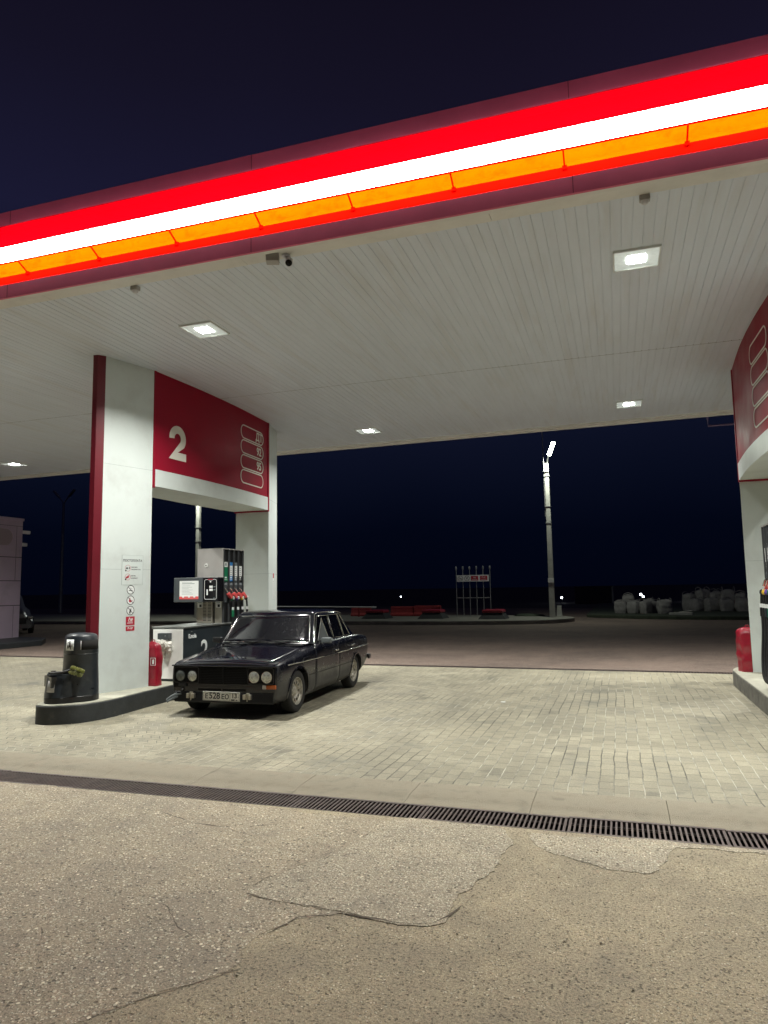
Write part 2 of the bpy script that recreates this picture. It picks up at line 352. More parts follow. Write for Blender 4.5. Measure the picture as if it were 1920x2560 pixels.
M['bag'] = mat('bulk_bag', (0.27, 0.255, 0.25), 0.85, var=0.3, vscale=4, bump=1.0, bscale=9, dirt=(0.16, 0.15, 0.14), dscale=3, damt=0.7)
M['grass'] = mat('night_grass', (0.040, 0.050, 0.032), 0.95, var=0.5, vscale=3, bump=0.8, bscale=20)
M['dirt'] = mat('dirt_ground', (0.060, 0.055, 0.045), 0.95, var=0.4, vscale=1, bump=0.5, bscale=10)
M['carfront'] = mat('matt_dark_front', (0.0055, 0.006, 0.009), 0.5, spec=0.25, var=0.3, vscale=9)
M['silver'] = mat('silver_paint', (0.14, 0.14, 0.15), 0.3, 0.6)
M['farwall'] = mat('far_wall', (0.035, 0.032, 0.042), 0.8, var=0.2, vscale=1)
M['frameviolet'] = mat('frame_violet', (0.20, 0.14, 0.24), 0.5)

# ------------------------------------------------------------------ mesh builder
class MB:
    def __init__(s): s.bm = bmesh.new()
    def quad(s, *p):
        s.bm.faces.new([s.bm.verts.new(q) for q in p]); return s
    def box(s, c, d, rot=None):
        """c centre, d full size"""
        m = Matrix.Translation(c) @ (rot.to_4x4() if rot else Matrix()) @ Matrix.Diagonal((d[0], d[1], d[2], 1))
        bmesh.ops.create_cube(s.bm, size=1, matrix=m); return s
    def bb(s, a, b):
        return s.box([(a[i] + b[i]) / 2 for i in range(3)], [abs(b[i] - a[i]) for i in range(3)])
    def prism(s, pts, z0, z1):
        n = len(pts)
        lo = [s.bm.verts.new((p[0], p[1], z0)) for p in pts]; hi = [s.bm.verts.new((p[0], p[1], z1)) for p in pts]
        s.bm.faces.new(list(reversed(lo))); s.bm.faces.new(hi)
        for i in range(n): s.bm.faces.new((lo[i], lo[(i + 1) % n], hi[(i + 1) % n], hi[i]))
        return s
    def prism_m(s, pts, h, mtx):
        """polygon in local xy, thickness along +z, placed by mtx"""
        n = len(pts)
        lo = [s.bm.verts.new(mtx @ Vector((p[0], p[1], 0))) for p in pts]; hi = [s.bm.verts.new(mtx @ Vector((p[0], p[1], h))) for p in pts]
        s.bm.faces.new(list(reversed(lo))); s.bm.faces.new(hi)
        for i in range(n): s.bm.faces.new((lo[i], lo[(i + 1) % n], hi[(i + 1) % n], hi[i]))
        return s
    def loft(s, rings, closed=True, cap=True):
        vs = [[s.bm.verts.new(p) for p in r] for r in rings]
        n = len(rings[0])
        for a, b in zip(vs, vs[1:]):
            for i in range(n if closed else n - 1):
                j = (i + 1) % n
                try: s.bm.faces.new((a[i], a[j], b[j], b[i]))
                except ValueError: pass
        if cap and closed:
            for r in (list(reversed(vs[0])), vs[-1]):
                try: s.bm.faces.new(r)
                except ValueError: pass
        return s
    def tube(s, path, r, n=8, cap=True):
        path = [Vector(p) for p in path]
        rad = r if isinstance(r, (list, tuple)) else [r] * len(path)
        rings = []
        prev = None
        for i, p in enumerate(path):
            t = (path[min(i + 1, len(path) - 1)] - path[max(i - 1, 0)]).normalized()
            if prev is None:
                a = t.orthogonal().normalized()
            else:
                a = (prev - t * prev.dot(t)).normalized()
            prev = a; b = t.cross(a)
            rings.append([p + (a * math.cos(2 * math.pi * k / n) + b * math.sin(2 * math.pi * k / n)) * rad[i] for k in range(n)])
        return s.loft(rings, True, cap)
    def lathe(s, prof, n=24, mtx=None, cap=True):
        """prof: (radius, height) along local z"""
        mtx = mtx or Matrix()
        rings = [[mtx @ Vector((r * math.cos(2 * math.pi * k / n), r * math.sin(2 * math.pi * k / n), z)) for k in range(n)] for r, z in prof]
        return s.loft(rings, True, cap)
    def grid(s, f, nu, nv):
        vs = [[s.bm.verts.new(f(i / nu, j / nv)) for j in range(nv + 1)] for i in range(nu + 1)]
        for i in range(nu):
            for j in range(nv):
                s.bm.faces.new((vs[i][j], vs[i + 1][j], vs[i + 1][j + 1], vs[i][j + 1]))
        return s
    def blob(s, c, d, seed=0, amp=0.15, sub=3, freq=2.0, flat=True):
        r = bmesh.ops.create_icosphere(s.bm, subdivisions=sub, radius=1)
        for v in r['verts']:
            k = 1 + amp * noise.noise(v.co * freq + Vector((seed * 7.3, seed * 3.1, seed)))
            v.co = Vector((v.co.x * d[0] / 2 * k, v.co.y * d[1] / 2 * k, v.co.z * d[2] / 2 * k)) + Vector(c)
        return s
    def mirror_x(s):
        g = s.bm.verts[:] + s.bm.edges[:] + s.bm.faces[:]
        d = bmesh.ops.duplicate(s.bm, geom=g)['geom']
        fs = [e for e in d if isinstance(e, bmesh.types.BMFace)]
        for v in d:
            if isinstance(v, bmesh.types.BMVert): v.co.x = -v.co.x
        bmesh.ops.reverse_faces(s.bm, faces=fs)
        return s
    def build(s, name, m, parent=None, smooth=None, bevel=None, loc=None, mtx=None, seg=2, recalc=True, mods=None):
        if recalc: bmesh.ops.recalc_face_normals(s.bm, faces=s.bm.faces[:])
        if smooth is not None:
            for f in s.bm.faces: f.smooth = True
            lim = R(smooth)
            for e in s.bm.edges:
                if len(e.link_faces) == 2 and e.calc_face_angle(0) > lim: e.smooth = False
        me = bpy.data.meshes.new(name); s.bm.to_mesh(me); s.bm.free()
        o = bpy.data.objects.new(name, me); C.objects.link(o)
        if isinstance(m, (list, tuple)):
            for k in m: me.materials.append(k)
        else: me.materials.append(m)
        if parent is not None: o.parent = parent
        if mtx is not None: o.matrix_local = mtx
        if loc is not None: o.location = loc
        if bevel:
            b = o.modifiers.new('bevel', 'BEVEL'); b.width = bevel; b.segments = seg; b.limit_method = 'ANGLE'; b.angle_limit = R(40)
            if smooth is None:
                for p in me.polygons: p.use_smooth = True
                wn_ = o.modifiers.new('wn', 'WEIGHTED_NORMAL'); wn_.keep_sharp = True
        return o

def thing(name, label, cat, loc=(0, 0, 0), rz=0.0, group=None, mtx=None):
    o = bpy.data.objects.new(name, None); C.objects.link(o); o.empty_display_size = 0.1
    if mtx is not None: o.matrix_world = mtx
    else:
        o.location = loc; o.rotation_euler = (0, 0, rz)
    return tag(o, label, cat, group)
def tag(o, label, cat, group=None):
    o['label'] = label; o['category'] = cat
    if group: o['group'] = group
    return o
def struct(o, label=None, cat=None, kind='structure'):
    o['kind'] = kind
    if label: o['label'] = label
    if cat: o['category'] = cat
    return o
def copy_tree(o, parent=None):
    c = o.copy(); C.objects.link(c)
    if parent is not None: c.parent = parent
    for ch in list(o.children): copy_tree(ch, c)
    return c
def text(name, body, size, m, parent=None, mtx=None, fat=0.0, align='CENTER', depth=0.001, spacing=1.0):
    cu = bpy.data.curves.new(name, 'FONT'); cu.body = body; cu.size = size; cu.align_x = align; cu.align_y = 'CENTER'
    cu.offset = fat; cu.extrude = depth; cu.space_character = spacing; cu.resolution_u = 6
    t = bpy.data.objects.new(name + '_tmp', cu); C.objects.link(t)
    dg = bpy.context.evaluated_depsgraph_get(); dg.update()
    me = bpy.data.meshes.new_from_object(t.evaluated_get(dg))
    bpy.data.objects.remove(t); bpy.data.curves.remove(cu)
    me.name = name; me.materials.clear(); me.materials.append(m)
    o = bpy.data.objects.new(name, me); C.objects.link(o)
    if parent is not None: o.parent = parent
    if mtx is not None: o.matrix_local = mtx
    return o
def frame(o, x, y, z):
    x, y, z, o = Vector(x), Vector(y), Vector(z), Vector(o)
    return Matrix(((x.x, y.x, z.x, o.x), (x.y, y.y, z.y, o.y), (x.z, y.z, z.z, o.z), (0, 0, 0, 1)))
def face_px(o): return frame(o, (0, 1, 0), (0, 0, 1), (1, 0, 0))       # a plane looking along +X
def face_nx(o): return frame(o, (0, -1, 0), (0, 0, 1), (-1, 0, 0))     # a plane looking along -X
def face_ny(o): return frame(o, (1, 0, 0), (0, 0, 1), (0, -1, 0))      # a plane looking along -Y
def ring_pts(r0, r1, n=40):
    return [[(r * math.cos(2 * math.pi * k / n), r * math.sin(2 * math.pi * k / n)) for k in range(n)] for r in (r0, r1)]
def rrect(w, h, r, n=8, cx=0, cy_=0):
    out = []
    for (sx, sy_, a0) in ((1, 1, 0), (-1, 1, 90), (-1, -1, 180), (1, -1, 270)):
        for k in range(n + 1):
            a = R(a0 + 90 * k / n)
            out.append((cx + sx * (w / 2 - r) + r * math.cos(a), cy_ + sy_ * (h / 2 - r) + r * math.sin(a)))
    return out
def outline(mb, pts, width, depth, mtx):
    """a flat closed band following pts (inside), as one solid"""
    n = len(pts); c = Vector((sum(p[0] for p in pts) / n, sum(p[1] for p in pts) / n))
    inner = []
    for i, p in enumerate(pts):
        a, b = Vector(pts[i - 1]), Vector(pts[(i + 1) % n]); t = (b - a).normalized(); nn = Vector((-t.y, t.x))
        q = Vector(p) + nn * width
        inner.append((q.x, q.y))
    for z, flip in ((0, True), (depth, False)):
        pass
    o0 = [mb.bm.verts.new(mtx @ Vector((*p, 0))) for p in pts]; o1 = [mb.bm.verts.new(mtx @ Vector((*p, depth))) for p in pts]
    i0 = [mb.bm.verts.new(mtx @ Vector((*p, 0))) for p in inner]; i1 = [mb.bm.verts.new(mtx @ Vector((*p, depth))) for p in inner]
    for i in range(n):
        j = (i + 1) % n
        mb.bm.faces.new((o1[i], o1[j], i1[j], i1[i])); mb.bm.faces.new((o0[i], i0[i], i0[j], o0[j]))
        mb.bm.faces.new((o0[i], o0[j], o1[j], o1[i])); mb.bm.faces.new((i0[i], i1[i], i1[j], i0[j]))
    return mb

# ------------------------------------------------------------------ ground
def chaikin(pts, n=2, closed=True):
    for _ in range(n):
        out = []
        m = len(pts)
        for i in range(m if closed else m - 1):
            a, b = Vector(pts[i]), Vector(pts[(i + 1) % m])
            out += [tuple(a * .75 + b * .25), tuple(a * .25 + b * .75)]
        if not closed: out = [tuple(pts[0])] + out + [tuple(pts[-1])]
        pts = out
    return pts
def fd(x):                         # centre line of the far drain
    return 14.82 - 0.0383 * (x + 15.7)
def fe(x):                         # far edge of the canopy
    return 15.93 - 0.0322 * (x + 17.15)
def roughen(pts, step=0.05, amp=0.02, seed=0, closed=True):
    out = []
    m = len(pts)
    for i in range(m if closed else m - 1):
        a, b = Vector(pts[i]), Vector(pts[(i + 1) % m]); L = (b - a).length; k = max(1, int(L / step))
        t = (b - a).normalized(); nn = Vector((-t.y, t.x))
        for j in range(k):
            p = a + (b - a) * (j / k)
            q = Vector((p.x * 3, p.y * 3, seed))
            d = amp * (noise.noise(q) + 0.6 * noise.noise(q * 3.1) + 0.4 * noise.noise(q * 8))
            p = p + nn * d
            out.append((p.x, p.y))
    if not closed: out.append(tuple(pts[-1]))
    return out

struct(MB().quad((-1500, 20, -.03), (1500, 20, -.03), (1500, 1600, -.03), (-1500, 1600, -.03)).build('ground', M['dirt']), 'dark open ground beyond the forecourt', 'ground')
o = MB()
o.quad((-300, -60, 0), (300, -60, 0), (300, 4.945, 0), (-300, 4.945, 0))
o.quad((-300, 4.945, 0), (-13, 4.945, 0), (-13, 5.29, 0), (-300, 5.29, 0))
o.quad((6, 4.945, 0), (300, 4.945, 0), (300, 5.29, 0), (6, 5.29, 0))
struct(o.build('asphalt_road', M['asph_dust']), 'dusty cracked asphalt lane in front of the canopy', 'road')
struct(MB().quad((-60, 5.83, 0), (60, 5.83, 0), (60, fd(60) - .13, 0), (-60, fd(-60) - .13, 0)).build('paved_forecourt', M['pavers']), 'beige block paving under the canopy', 'paving')
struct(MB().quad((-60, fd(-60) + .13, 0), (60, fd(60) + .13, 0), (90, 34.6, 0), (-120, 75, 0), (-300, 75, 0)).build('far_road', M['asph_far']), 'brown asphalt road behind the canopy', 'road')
o = MB()
o.bb((-13, 4.945, -.32), (6, 4.96, -.002)); o.bb((-13, 5.275, -.32), (6, 5.29, -.06)); o.bb((-13, 4.96, -.34), (6, 5.275, -.30))
struct(o.build('drain_channel', M['channel']), 'dark drain channel below the near grates', 'drain')
o = MB()
for x0, x1 in ((-60, 8.0),):
    a = ((x0, fd(x0) - .13), (x1, fd(x1) - .13), (x1, fd(x1) + .13), (x0, fd(x0) + .13))
    o.quad(*[(p[0], p[1], -.16) for p in a])
    for i in range(4):
        p, q = a[i], a[(i + 1) % 4]
        o.quad((p[0], p[1], -.16), (q[0], q[1], -.16), (q[0], q[1], 0), (p[0], p[1], 0))
struct(o.build('far_drain_channel', M['channel']), 'dark drain channel behind the canopy', 'drain')

# concrete kerb strip between drain and paving
o = MB()
k = -14
while True:
    x0 = -0.687 + 0.945 * k; x1 = x0 + 0.9415
    if x0 > 6.2: break
    dz = random.uniform(-.004, .004); dy = random.uniform(-.005, .005)
    prof = [(5.272, -.06), (5.272, -.012), (5.40, -.010), (5.455, -.002), (5.485, .008), (5.815 + dy, .013 + dz * .5), (5.842 + dy, .006), (5.842 + dy, -.06)]
    nx = 12
    rings = []
    for i in range(nx + 1):
        x = x0 + (x1 - x0) * i / nx
        e = .003 if i in (0, nx) else 0
        rings.append([(x + (.0045 * noise.noise((x * 3, p[0] * 5, 1)) if 0 < i < nx else 0), p[0] + .006 * noise.noise((x * 6, p[0] * 9, 4)), p[1] - (e if p[1] > 0 else 0) + .002 * noise.noise((x * 5, p[0] * 5, 7))) for p in prof])
    o.loft(rings)
    k += 1
struct(o.build('kerb_strip', M['kerbstone'], smooth=28), 'worn concrete kerb slabs beside the drain', 'kerb')

# worn asphalt layers, traced where they lie
AX = [(-9, 4.94), (-1.52, 4.94), (-1.62, 4.55), (-1.50, 4.10), (-1.25, 3.52), (-1.58, 3.35), (-1.72, 3.02), (-1.62, 2.86), (-1.80, 2.62), (-1.98, 2.40), (-2.16, 2.06), (-2.30, 1.6), (-2.7, 0.8), (-9, 0.8)]
P1 = [(-1.62, 4.70), (-1.66, 4.37), (-1.78, 4.06), (-1.93, 3.78), (-1.98, 3.53), (-1.82, 3.49), (-1.52, 3.47), (-1.30, 3.44), (-1.05, 3.43), (-0.92, 3.47), (-0.86, 3.63), (-0.86, 3.82), (-0.80, 4.15), (-0.74, 4.45), (-0.70, 4.70), (-0.82, 4.935), (-1.2, 4.935), (-1.56, 4.935)]
P2 = [(-0.62, 4.93), (-0.58, 4.66), (-0.42, 4.52), (-0.20, 4.42), (0.02, 4.36), (0.13, 4.38), (0.18, 4.62), (0.28, 4.90), (1.9, 4.80), (2.0, 4.93)]
for nm, pts, m, h, lab in (('asphalt_layer', AX, 'asph_stone', .0016, 'stony worn asphalt on the left of the lane'), ('asphalt_layer', P1, 'asph_patch', .0038, 'paler stony asphalt patch reaching the drain'),
                           ('asphalt_layer', P2, 'asph_patch', .0026, 'thin stony asphalt remnant along the drain')):
    q = roughen(chaikin(pts, 1), .018, .035, len(pts))
    struct(MB().prism(q, 0.0005, h).build(nm, M[m]), lab, 'road')

def crack(pts, w, seed=0, z=.0022):
    p = roughen(pts, .025, .018, seed, closed=False)
    o_ = MB()
    L, Rr = [], []
    for i, a in enumerate(p):
        a = Vector(a); t = (Vector(p[min(i + 1, len(p) - 1)]) - Vector(p[max(i - 1, 0)])).normalized(); nn = Vector((-t.y, t.x))
        ww = w * .62 * max(0.0, 0.35 + 1.3 * noise.noise((a.x * 6 + seed, a.y * 6, 3)))
        if i in (0, len(p) - 1): ww *= .1
        L.append((a + nn * ww)); Rr.append((a - nn * ww))
    for i in range(len(p) - 1):
        if (L[i] - Rr[i]).length < .0012 and (L[i + 1] - Rr[i + 1]).length < .0012: continue
        o_.quad((L[i].x, L[i].y, z), (Rr[i].x, Rr[i].y, z), (Rr[i + 1].x, Rr[i + 1].y, z), (L[i + 1].x, L[i + 1].y, z))
    return o_
ck = [([(-1.98, 3.53), (-1.82, 3.49), (-1.52, 3.47), (-1.30, 3.44), (-1.05, 3.43), (-0.92, 3.47), (-0.86, 3.63), (-0.80, 3.85)], .011, .0044),
      ([(-1.25, 3.50), (-1.58, 3.35), (-1.72, 3.02), (-1.62, 2.86)], .010, .0022), ([(-1.62, 2.86), (-1.80, 2.62), (-1.98, 2.40)], .008, .0022),
      ([(-2.62, 3.55), (-2.55, 3.38), (-2.30, 3.28), (-2.10, 3.08), (-1.95, 3.02)], .006, .0022), ([(-3.1, 3.55), (-2.9, 3.62), (-2.75, 3.75), (-2.5, 3.72)], .006, .0022),
      ([(-1.62, 4.70), (-1.68, 4.37), (-1.80, 4.06), (-1.95, 3.80), (-2.0, 3.55)], .006, .0044), ([(-3.3, 4.6), (-2.9, 4.45), (-2.6, 4.42), (-2.25, 4.62)], .012, .0022),
      ([(-2.6, 4.42), (-2.2, 4.25), (-1.9, 4.15)], .006, .0022), ([(-0.42, 4.52), (-0.20, 4.42), (0.02, 4.36), (0.13, 4.38)], .006, .0032),
      ([(-2.75, 2.9), (-2.5, 2.65), (-2.35, 2.3), (-2.5, 2.0)], .006, .0022), ([(-3.4, 3.2), (-3.0, 2.9), (-2.9, 2.5)], .006, .0022)]
for i, (p, w, z) in enumerate(ck):
    struct(crack(p, w, i * 5 + 1, z).build('asphalt_crack', M['crack']), 'dark crack in the asphalt', 'crack')

o = MB()
rg_ = random.Random(3)
spots = [(-.3, 4.88, 1.6, .05), (-3, 4.88, 2.5, .05), (-1.2, 3.4, .6, .10), (-1.0, 4.0, 1.6, .9), (-2.2, 3.0, 1.4, 1.0), (.2, 3.4, 1.3, 1.0), (-1.4, 2.2, 1.4, .6), (-6.6, 7.2, .5, .2)]
for k in range(150):
    cx_, cy_, sx_, sy_ = spots[k % len(spots)]
    x, y = rg_.gauss(cx_, sx_ * .6), rg_.gauss(cy_, sy_ * .6)
    if 4.93 < y < 5.9 or (y > 5 and k % len(spots) != 7): continue
    s_ = rg_.uniform(.0025, .006)
    bmesh.ops.create_icosphere(o.bm, subdivisions=1, radius=1, matrix=Matrix.Translation((x, y, s_ * .5 + .002)) @ Matrix.Rotation(rg_.uniform(0, 6), 4, 'Z') @ Matrix.Diagonal((s_ * rg_.uniform(.8, 1.6), s_, s_ * .7, 1)))
struct(o.build('grit', M['grit'], smooth=60), 'loose grit scattered over the worn asphalt', 'grit', 'stuff')

# ------------------------------------------------------------------ drain grates
def grate_mesh(L, W, pitch, bw, nm):
    o_ = MB()
    o_.bb((0.002, -W / 2 - .013, -.05), (L - .002, -W / 2 + .018, .001)); o_.bb((0.002, W / 2 - .018, -.05), (L - .002, W / 2 + .013, .001))
    n = int(round(L / pitch))
    for i in range(n):
        x = (i + .5) * L / n
        b = bw * (1.35 if i in (0, n - 1) else 1)
        o_.box((x, 0, -.005), (b, W - .036, .007))
    for y in (-W * .28, W * .28): o_.tube([(0.004, y, -.027), (L - .004, y, -.027)], .006, 6)
    return o_.build(nm, M['iron'])
g0 = grate_mesh(1.0, .315, .0333, .0135, 'drain_grate')
tag(g0, 'rusty iron grate module of the near drain beside the concrete kerb', 'drain grate', 'grates of the near drain')
for i in range(11):
    o = g0 if i == 0 else g0.copy()
    if i: C.objects.link(o)
    o.location = (-7.41 + 1.0 * i, 5.118 + random.uniform(-.002, .002), -.004 + random.uniform(-.003, .002)); o.rotation_euler = (random.uniform(-.010, .010), random.uniform(-.003, .003), 0)
g1 = grate_mesh(1.0, .24, .05, .025, 'drain_grate')
tag(g1, 'iron grate module of the far drain at the back edge of the paving', 'drain grate', 'grates of the far drain')
for i in range(21):
    o = g1 if i == 0 else g1.copy()
    if i: C.objects.link(o)
    x = -17 + i
    o.location = (x, fd(x), 0.0); o.rotation_euler = (0, 0, math.atan(-0.0383))

# ------------------------------------------------------------------ canopy
HC = 5.03
X0, X1 = -20.0, 8.0
can = thing('canopy', 'large white canopy roof with glowing red fascia over the pump lanes', 'canopy', (0, 0, 0))
def ceil_row(y0f, y1f):
    o_ = MB(); n = int((X1 - X0) / .1); ps = []
    for i in range(n):
        x = X0 + i * .1
        j0, j1 = random.uniform(-.0009, .0012), random.uniform(-.0009, .0012)
        ps += [(x, HC + j0), (x + .091, HC + j1), (x + .0925, HC + .007), (x + .0985, HC + .007)]
    ps.append((X1, HC))
    a = [o_.bm.verts.new((x, y0f(x), z)) for x, z in ps]; b = [o_.bm.verts.new((x, y1f(x), z)) for x, z in ps]
    for i in range(len(ps) - 1): o_.bm.faces.new((a[i], b[i], b[i + 1], a[i + 1]))
    return o_
ceil_row(lambda x: 6.28, lambda x: 10.744).build('ceiling', M['ceil'], can, recalc=False)
ceil_row(lambda x: 10.756, lambda x: fe(x) - .16).build('ceiling', M['ceil'], can, recalc=False)
o = MB()
x = X0
while x < X1:
    e = min(X1, x + 2.58 if x > X0 else -19.02)
    o.bb((x + .002, 6.06, HC - .003), (e - .002, 6.30, HC + .02)); x = e
for x in [X0 + .43 + .86 * i for i in range(32)]:
    o.lathe([(.006, 0), (.006, .004)], 8, Matrix.Translation((x, 6.085, HC - .0032)))
o.build('edge_trim', M['trim'], can)
MB().bb((X0, 10.738, HC + .004), (X1, 10.762, HC + .03)).build('ceiling_joint', M['ceilgap'], can)
def slab(o_, ya, yb, z0, z1):
    a = [(X0, fe(X0) + ya), (X1, fe(X1) + ya), (X1, fe(X1) + yb), (X0, fe(X0) + yb)]
    return o_.prism(a, z0, z1)
o = MB(); slab(o, -.165, -.06, HC - .035, HC + .03); slab(o, -.058, .0, HC - .07, HC + .03)
o.build('far_edge_trim', M['trim'], can)
o = MB(); slab(o, .002, .06, HC - .02, 6.07); o.build('far_fascia', M['fascia_lip'], can)
MB().prism([(X0, 6.205), (X1, 6.205), (X1, fe(X1) - .002), (X0, fe(X0) - .002)], 5.075, 5.97).build('roof', M['polegrey'], can)
MB().bb((X0, 5.93, 4.952), (X1, 5.96, 5.108)).build('fascia_lower_lip', M['fascia_lip'], can)
for k in range(9):
    x = X0 + 1.2 + 3.1 * k
    MB().bb((x - .003, 5.9285, 4.953), (x + .003, 5.931, 5.107)).build('fascia_seam', M['rednose'], can)
    MB().bb((x - .003, 5.9285, 5.823), (x + .003, 5.931, 5.984)).build('fascia_seam', M['rednose'], can)
MB().bb((X0, 5.962, 4.975), (X1, 6.058, 5.02)).build('fascia_soffit', M['trim'], can)
MB().bb((X0, 5.93, 5.822), (X1, 5.96, 5.985)).build('fascia_upper_lip', M['fascia_lip'], can)
o = MB(); o.loft([[(x, 5.962, 5.106), (x, 6.095, 5.195), (x, 6.122, 5.318), (x, 6.20, 5.318), (x, 6.20, 5.06), (x, 5.962, 5.06)] for x in (X0, X1)])
o.build('fascia_shelf', M['fascia_low'], can)
o = MB(); o.loft([[(x, 6.128, 5.320), (x, 6.160, 5.38), (x, 6.160, 5.50), (x, 6.20, 5.50), (x, 6.20, 5.320)] for x in (X0, X1)])
o.build('fascia_lower_panel', M['fascia_lit_red'], can)
o = MB(); o.loft([[(x, 6.14, 5.502), (x, 6.125, 5.72), (x, 6.04, 5.812), (x, 5.931, 5.8135), (x, 5.931, 5.8205), (x, 5.962, 5.8215), (x, 5.962, 5.98), (x, 6.20, 5.98), (x, 6.20, 5.502)] for x in (X0, X1)])
o.build('fascia_upper_panel', M['fascia_red'], can)
st = MB()
x = X0
while x < X1:
    st.bb((x + .001, 5.875, 5.398), (x + 1.999, 5.965, 5.522)); x += 2
st.build('light_strip', M['strip'], can)
for i in range(-14, 15):
    x = -6.3 + 1.005 * i
    if not X0 < x < X1: continue
    o = MB(); o.box((x, 6.04, 5.345), (.014, .17, .010), Matrix.Rotation(R(-28), 3, 'X')); o.box((x, 6.11, 5.302), (.04, .03, .035))
    o.build('strip_bracket', M['fascia_low'], can)

# ceiling floodlights
def make_light(x, y, label):
    t = thing('ceiling_light', label, 'ceiling light', (x, y, HC), 0, 'floodlights in the canopy ceiling')
    o_ = MB(); s = .235
    for a, b in (((-s, -s), (s, -s + .016)), ((-s, s - .016), (s, s)), ((-s, -s + .016), (-s + .016, s - .016)), ((s - .016, -s + .016), (s, s - .016))):
        o_.bb((a[0], a[1], -.022), (b[0], b[1], .004))
    o_.build('frame', M['fixframe'], t)
    MB().bb((-s + .017, -s + .017, -.012), (s - .017, s - .017, .004)).build('glass', M['fixglass'], t)
    o_ = MB()
    for i in (-1, 0, 1):
        for j in (-1, 0, 1):
            o_.bb((i * .062 - .029, j * .062 - .029, -.018), (i * .062 + .029, j * .062 + .029, -.0125))
    o_.build('led_panel', M['led'], t)
    ld = bpy.data.lights.new('floodlight', 'AREA'); ld.energy = LAMP_W; ld.size = .15; ld.spread = R(140); ld.color = (1.0, 0.995, 0.93)
    lo = bpy.data.objects.new('floodlight', ld); C.objects.link(lo); lo.parent = t; lo.location = (0, 0, -.03)
    return t
make_light(-4.98, 7.73, 'bright square floodlight in the ceiling above the parked dark sedan')
make_light(.35, 7.57, 'largest bright floodlight in the ceiling near the right end of the glowing fascia')
make_light(-4.98, 14.12, 'floodlight at the back of the ceiling just right of the sign panel')
make_light(.36, 13.87, 'floodlight at the back of the ceiling on the right near the far pump bay')
make_light(-14.9, 14.26, 'floodlight at the back of the ceiling above the pale building')
for x, y in ((-9.08, 7.73), (4.25, 7.55), (-9.08, 14.12), (4.25, 13.8), (-14.4, 7.73)):
    make_light(x, y, 'square floodlight in the canopy ceiling outside the picture edge or behind the sign panel')

# ------------------------------------------------------------------ portals with the sign panels
def hw(y):
    y = abs(y); T = ((0, .45), (.6, .443), (1.2, .415), (1.885, .373), (2.70, .145))
    for (a, p), (b, q) in zip(T, T[1:]):
        if y <= b: return p + (q - p) * (y - a) / (b - a)
    return .145
def side_frame(y, z, side, off=0.004):
    t = Vector((hw(y + .3) - hw(y - .3), .6 * 1, 0)).normalized()     # along +y on the +x side
    if side > 0: return frame((hw(y) + off, y, z), t, (0, 0, 1), Vector((t.y, -t.x, 0)))
    t = Vector((-t.x, t.y, 0)); return frame((-hw(y) - off, y, z), -t, (0, 0, 1), Vector((-t.y, t.x, 0)))
def bold_two(w, h, s):
    r, ri = w * .47, w * .47 - s; cx_, cy_ = w * .48, h - r
    out = []
    for k in range(25):
        a = R(185 - (185 + 38) * k / 24); out.append((cx_ + r * math.cos(a), cy_ + r * math.sin(a)))
    out += [(s * 1.75, s), (w * .98, s), (w * .98, 0), (0, 0)]
    for k in range(25):
        a = R(-38 + (185 + 38) * k / 24); out.append((cx_ + ri * math.cos(a), cy_ + ri * math.sin(a)))
    return out
ZI = .235
def portal(loc, label, side, two, pill_y, fuels):
    t = thing('pump_portal', label, 'portal', loc)
    for s in (-1, 1):
        o_ = MB(); ys = [1.885, 2.15, 2.43, 2.70]
        pts = [(hw(y), s * y) for y in ys] + [(-(.373 - (y - 1.885) * .384), s * y) for y in reversed(ys)]
        if side < 0: pts = [(-a, b) for a, b in pts][::-1]
        if s < 0: pts = pts[::-1]
        o_.prism(pts, ZI, HC - .002)
        c = o_.build('column', M['white'], t, smooth=30)
        for z in (1.95, 3.46):
            MB().prism([(p[0] * 1.0025, p[1] + (s * .0006 if abs(p[1]) > 1.89 else -s * .0006)) for p in pts], z - .0016, z + .0016).build('cladding_seam', M['textgrey'], c)
        nose = [(side * a, s * b) for a, b in ((.1465, 2.698), (.075, 2.785), (.005, 2.795), (-.0615, 2.698))]
        MB().prism(nose if s * side > 0 else nose[::-1], ZI, HC - .002).build('column_edge', M['rednose'] if s < 0 else M['white'], c, smooth=30)
    ys = [-1.884 + 3.768 * i / 16 for i in range(17)]
    o_ = MB(); o_.prism([(hw(y), y) for y in ys] + [(-hw(y), y) for y in reversed(ys)], 3.49, HC - .002); o_.build('sign_panel', M['red'], t, smooth=30)
    ys2 = [-1.83 + 3.66 * i / 16 for i in range(17)]
    o_ = MB(); o_.prism([(hw(y) + .010, y) for y in ys2] + [(-hw(y) - .010, y) for y in reversed(ys2)], 3.225, 3.4885); o_.build('white_band', M['white'], t, smooth=30)
    for y in (-1.86, 1.86):
        o_ = MB(); o_.bb((-hw(y) - .014, y - .024, 3.20), (hw(y) + .014, y + .024, HC - .004)); o_.build('edge_strip', M['red'], t)
    if two:
        m_ = side_frame(-1.30, 3.715, side); MB().prism_m([(p[0] - .22, p[1]) for p in bold_two(.44, .555, .125)], .003, m_).build('numeral', M['signwhite'], t)
    o_ = MB()
    for k in range(4):
        m_ = side_frame(pill_y, 4.615 - .285 * k, side, .003)
        outline(o_, rrect(.98, .270, .128), .022, .003, m_)
    o_.build('price_frame', M['signwhite'], t)
    for k, f in enumerate(fuels):
        text('fuel_name', f, .215, M['signwhite'], t, side_frame(pill_y, 4.615 - .285 * k, side, .004) @ Matrix.Translation((.295, .0, 0)), .006, depth=.001, spacing=.95)
    return t
PA = Vector((-7.03, 10.84, 0)); PB = Vector((2.28, 10.40, 0))
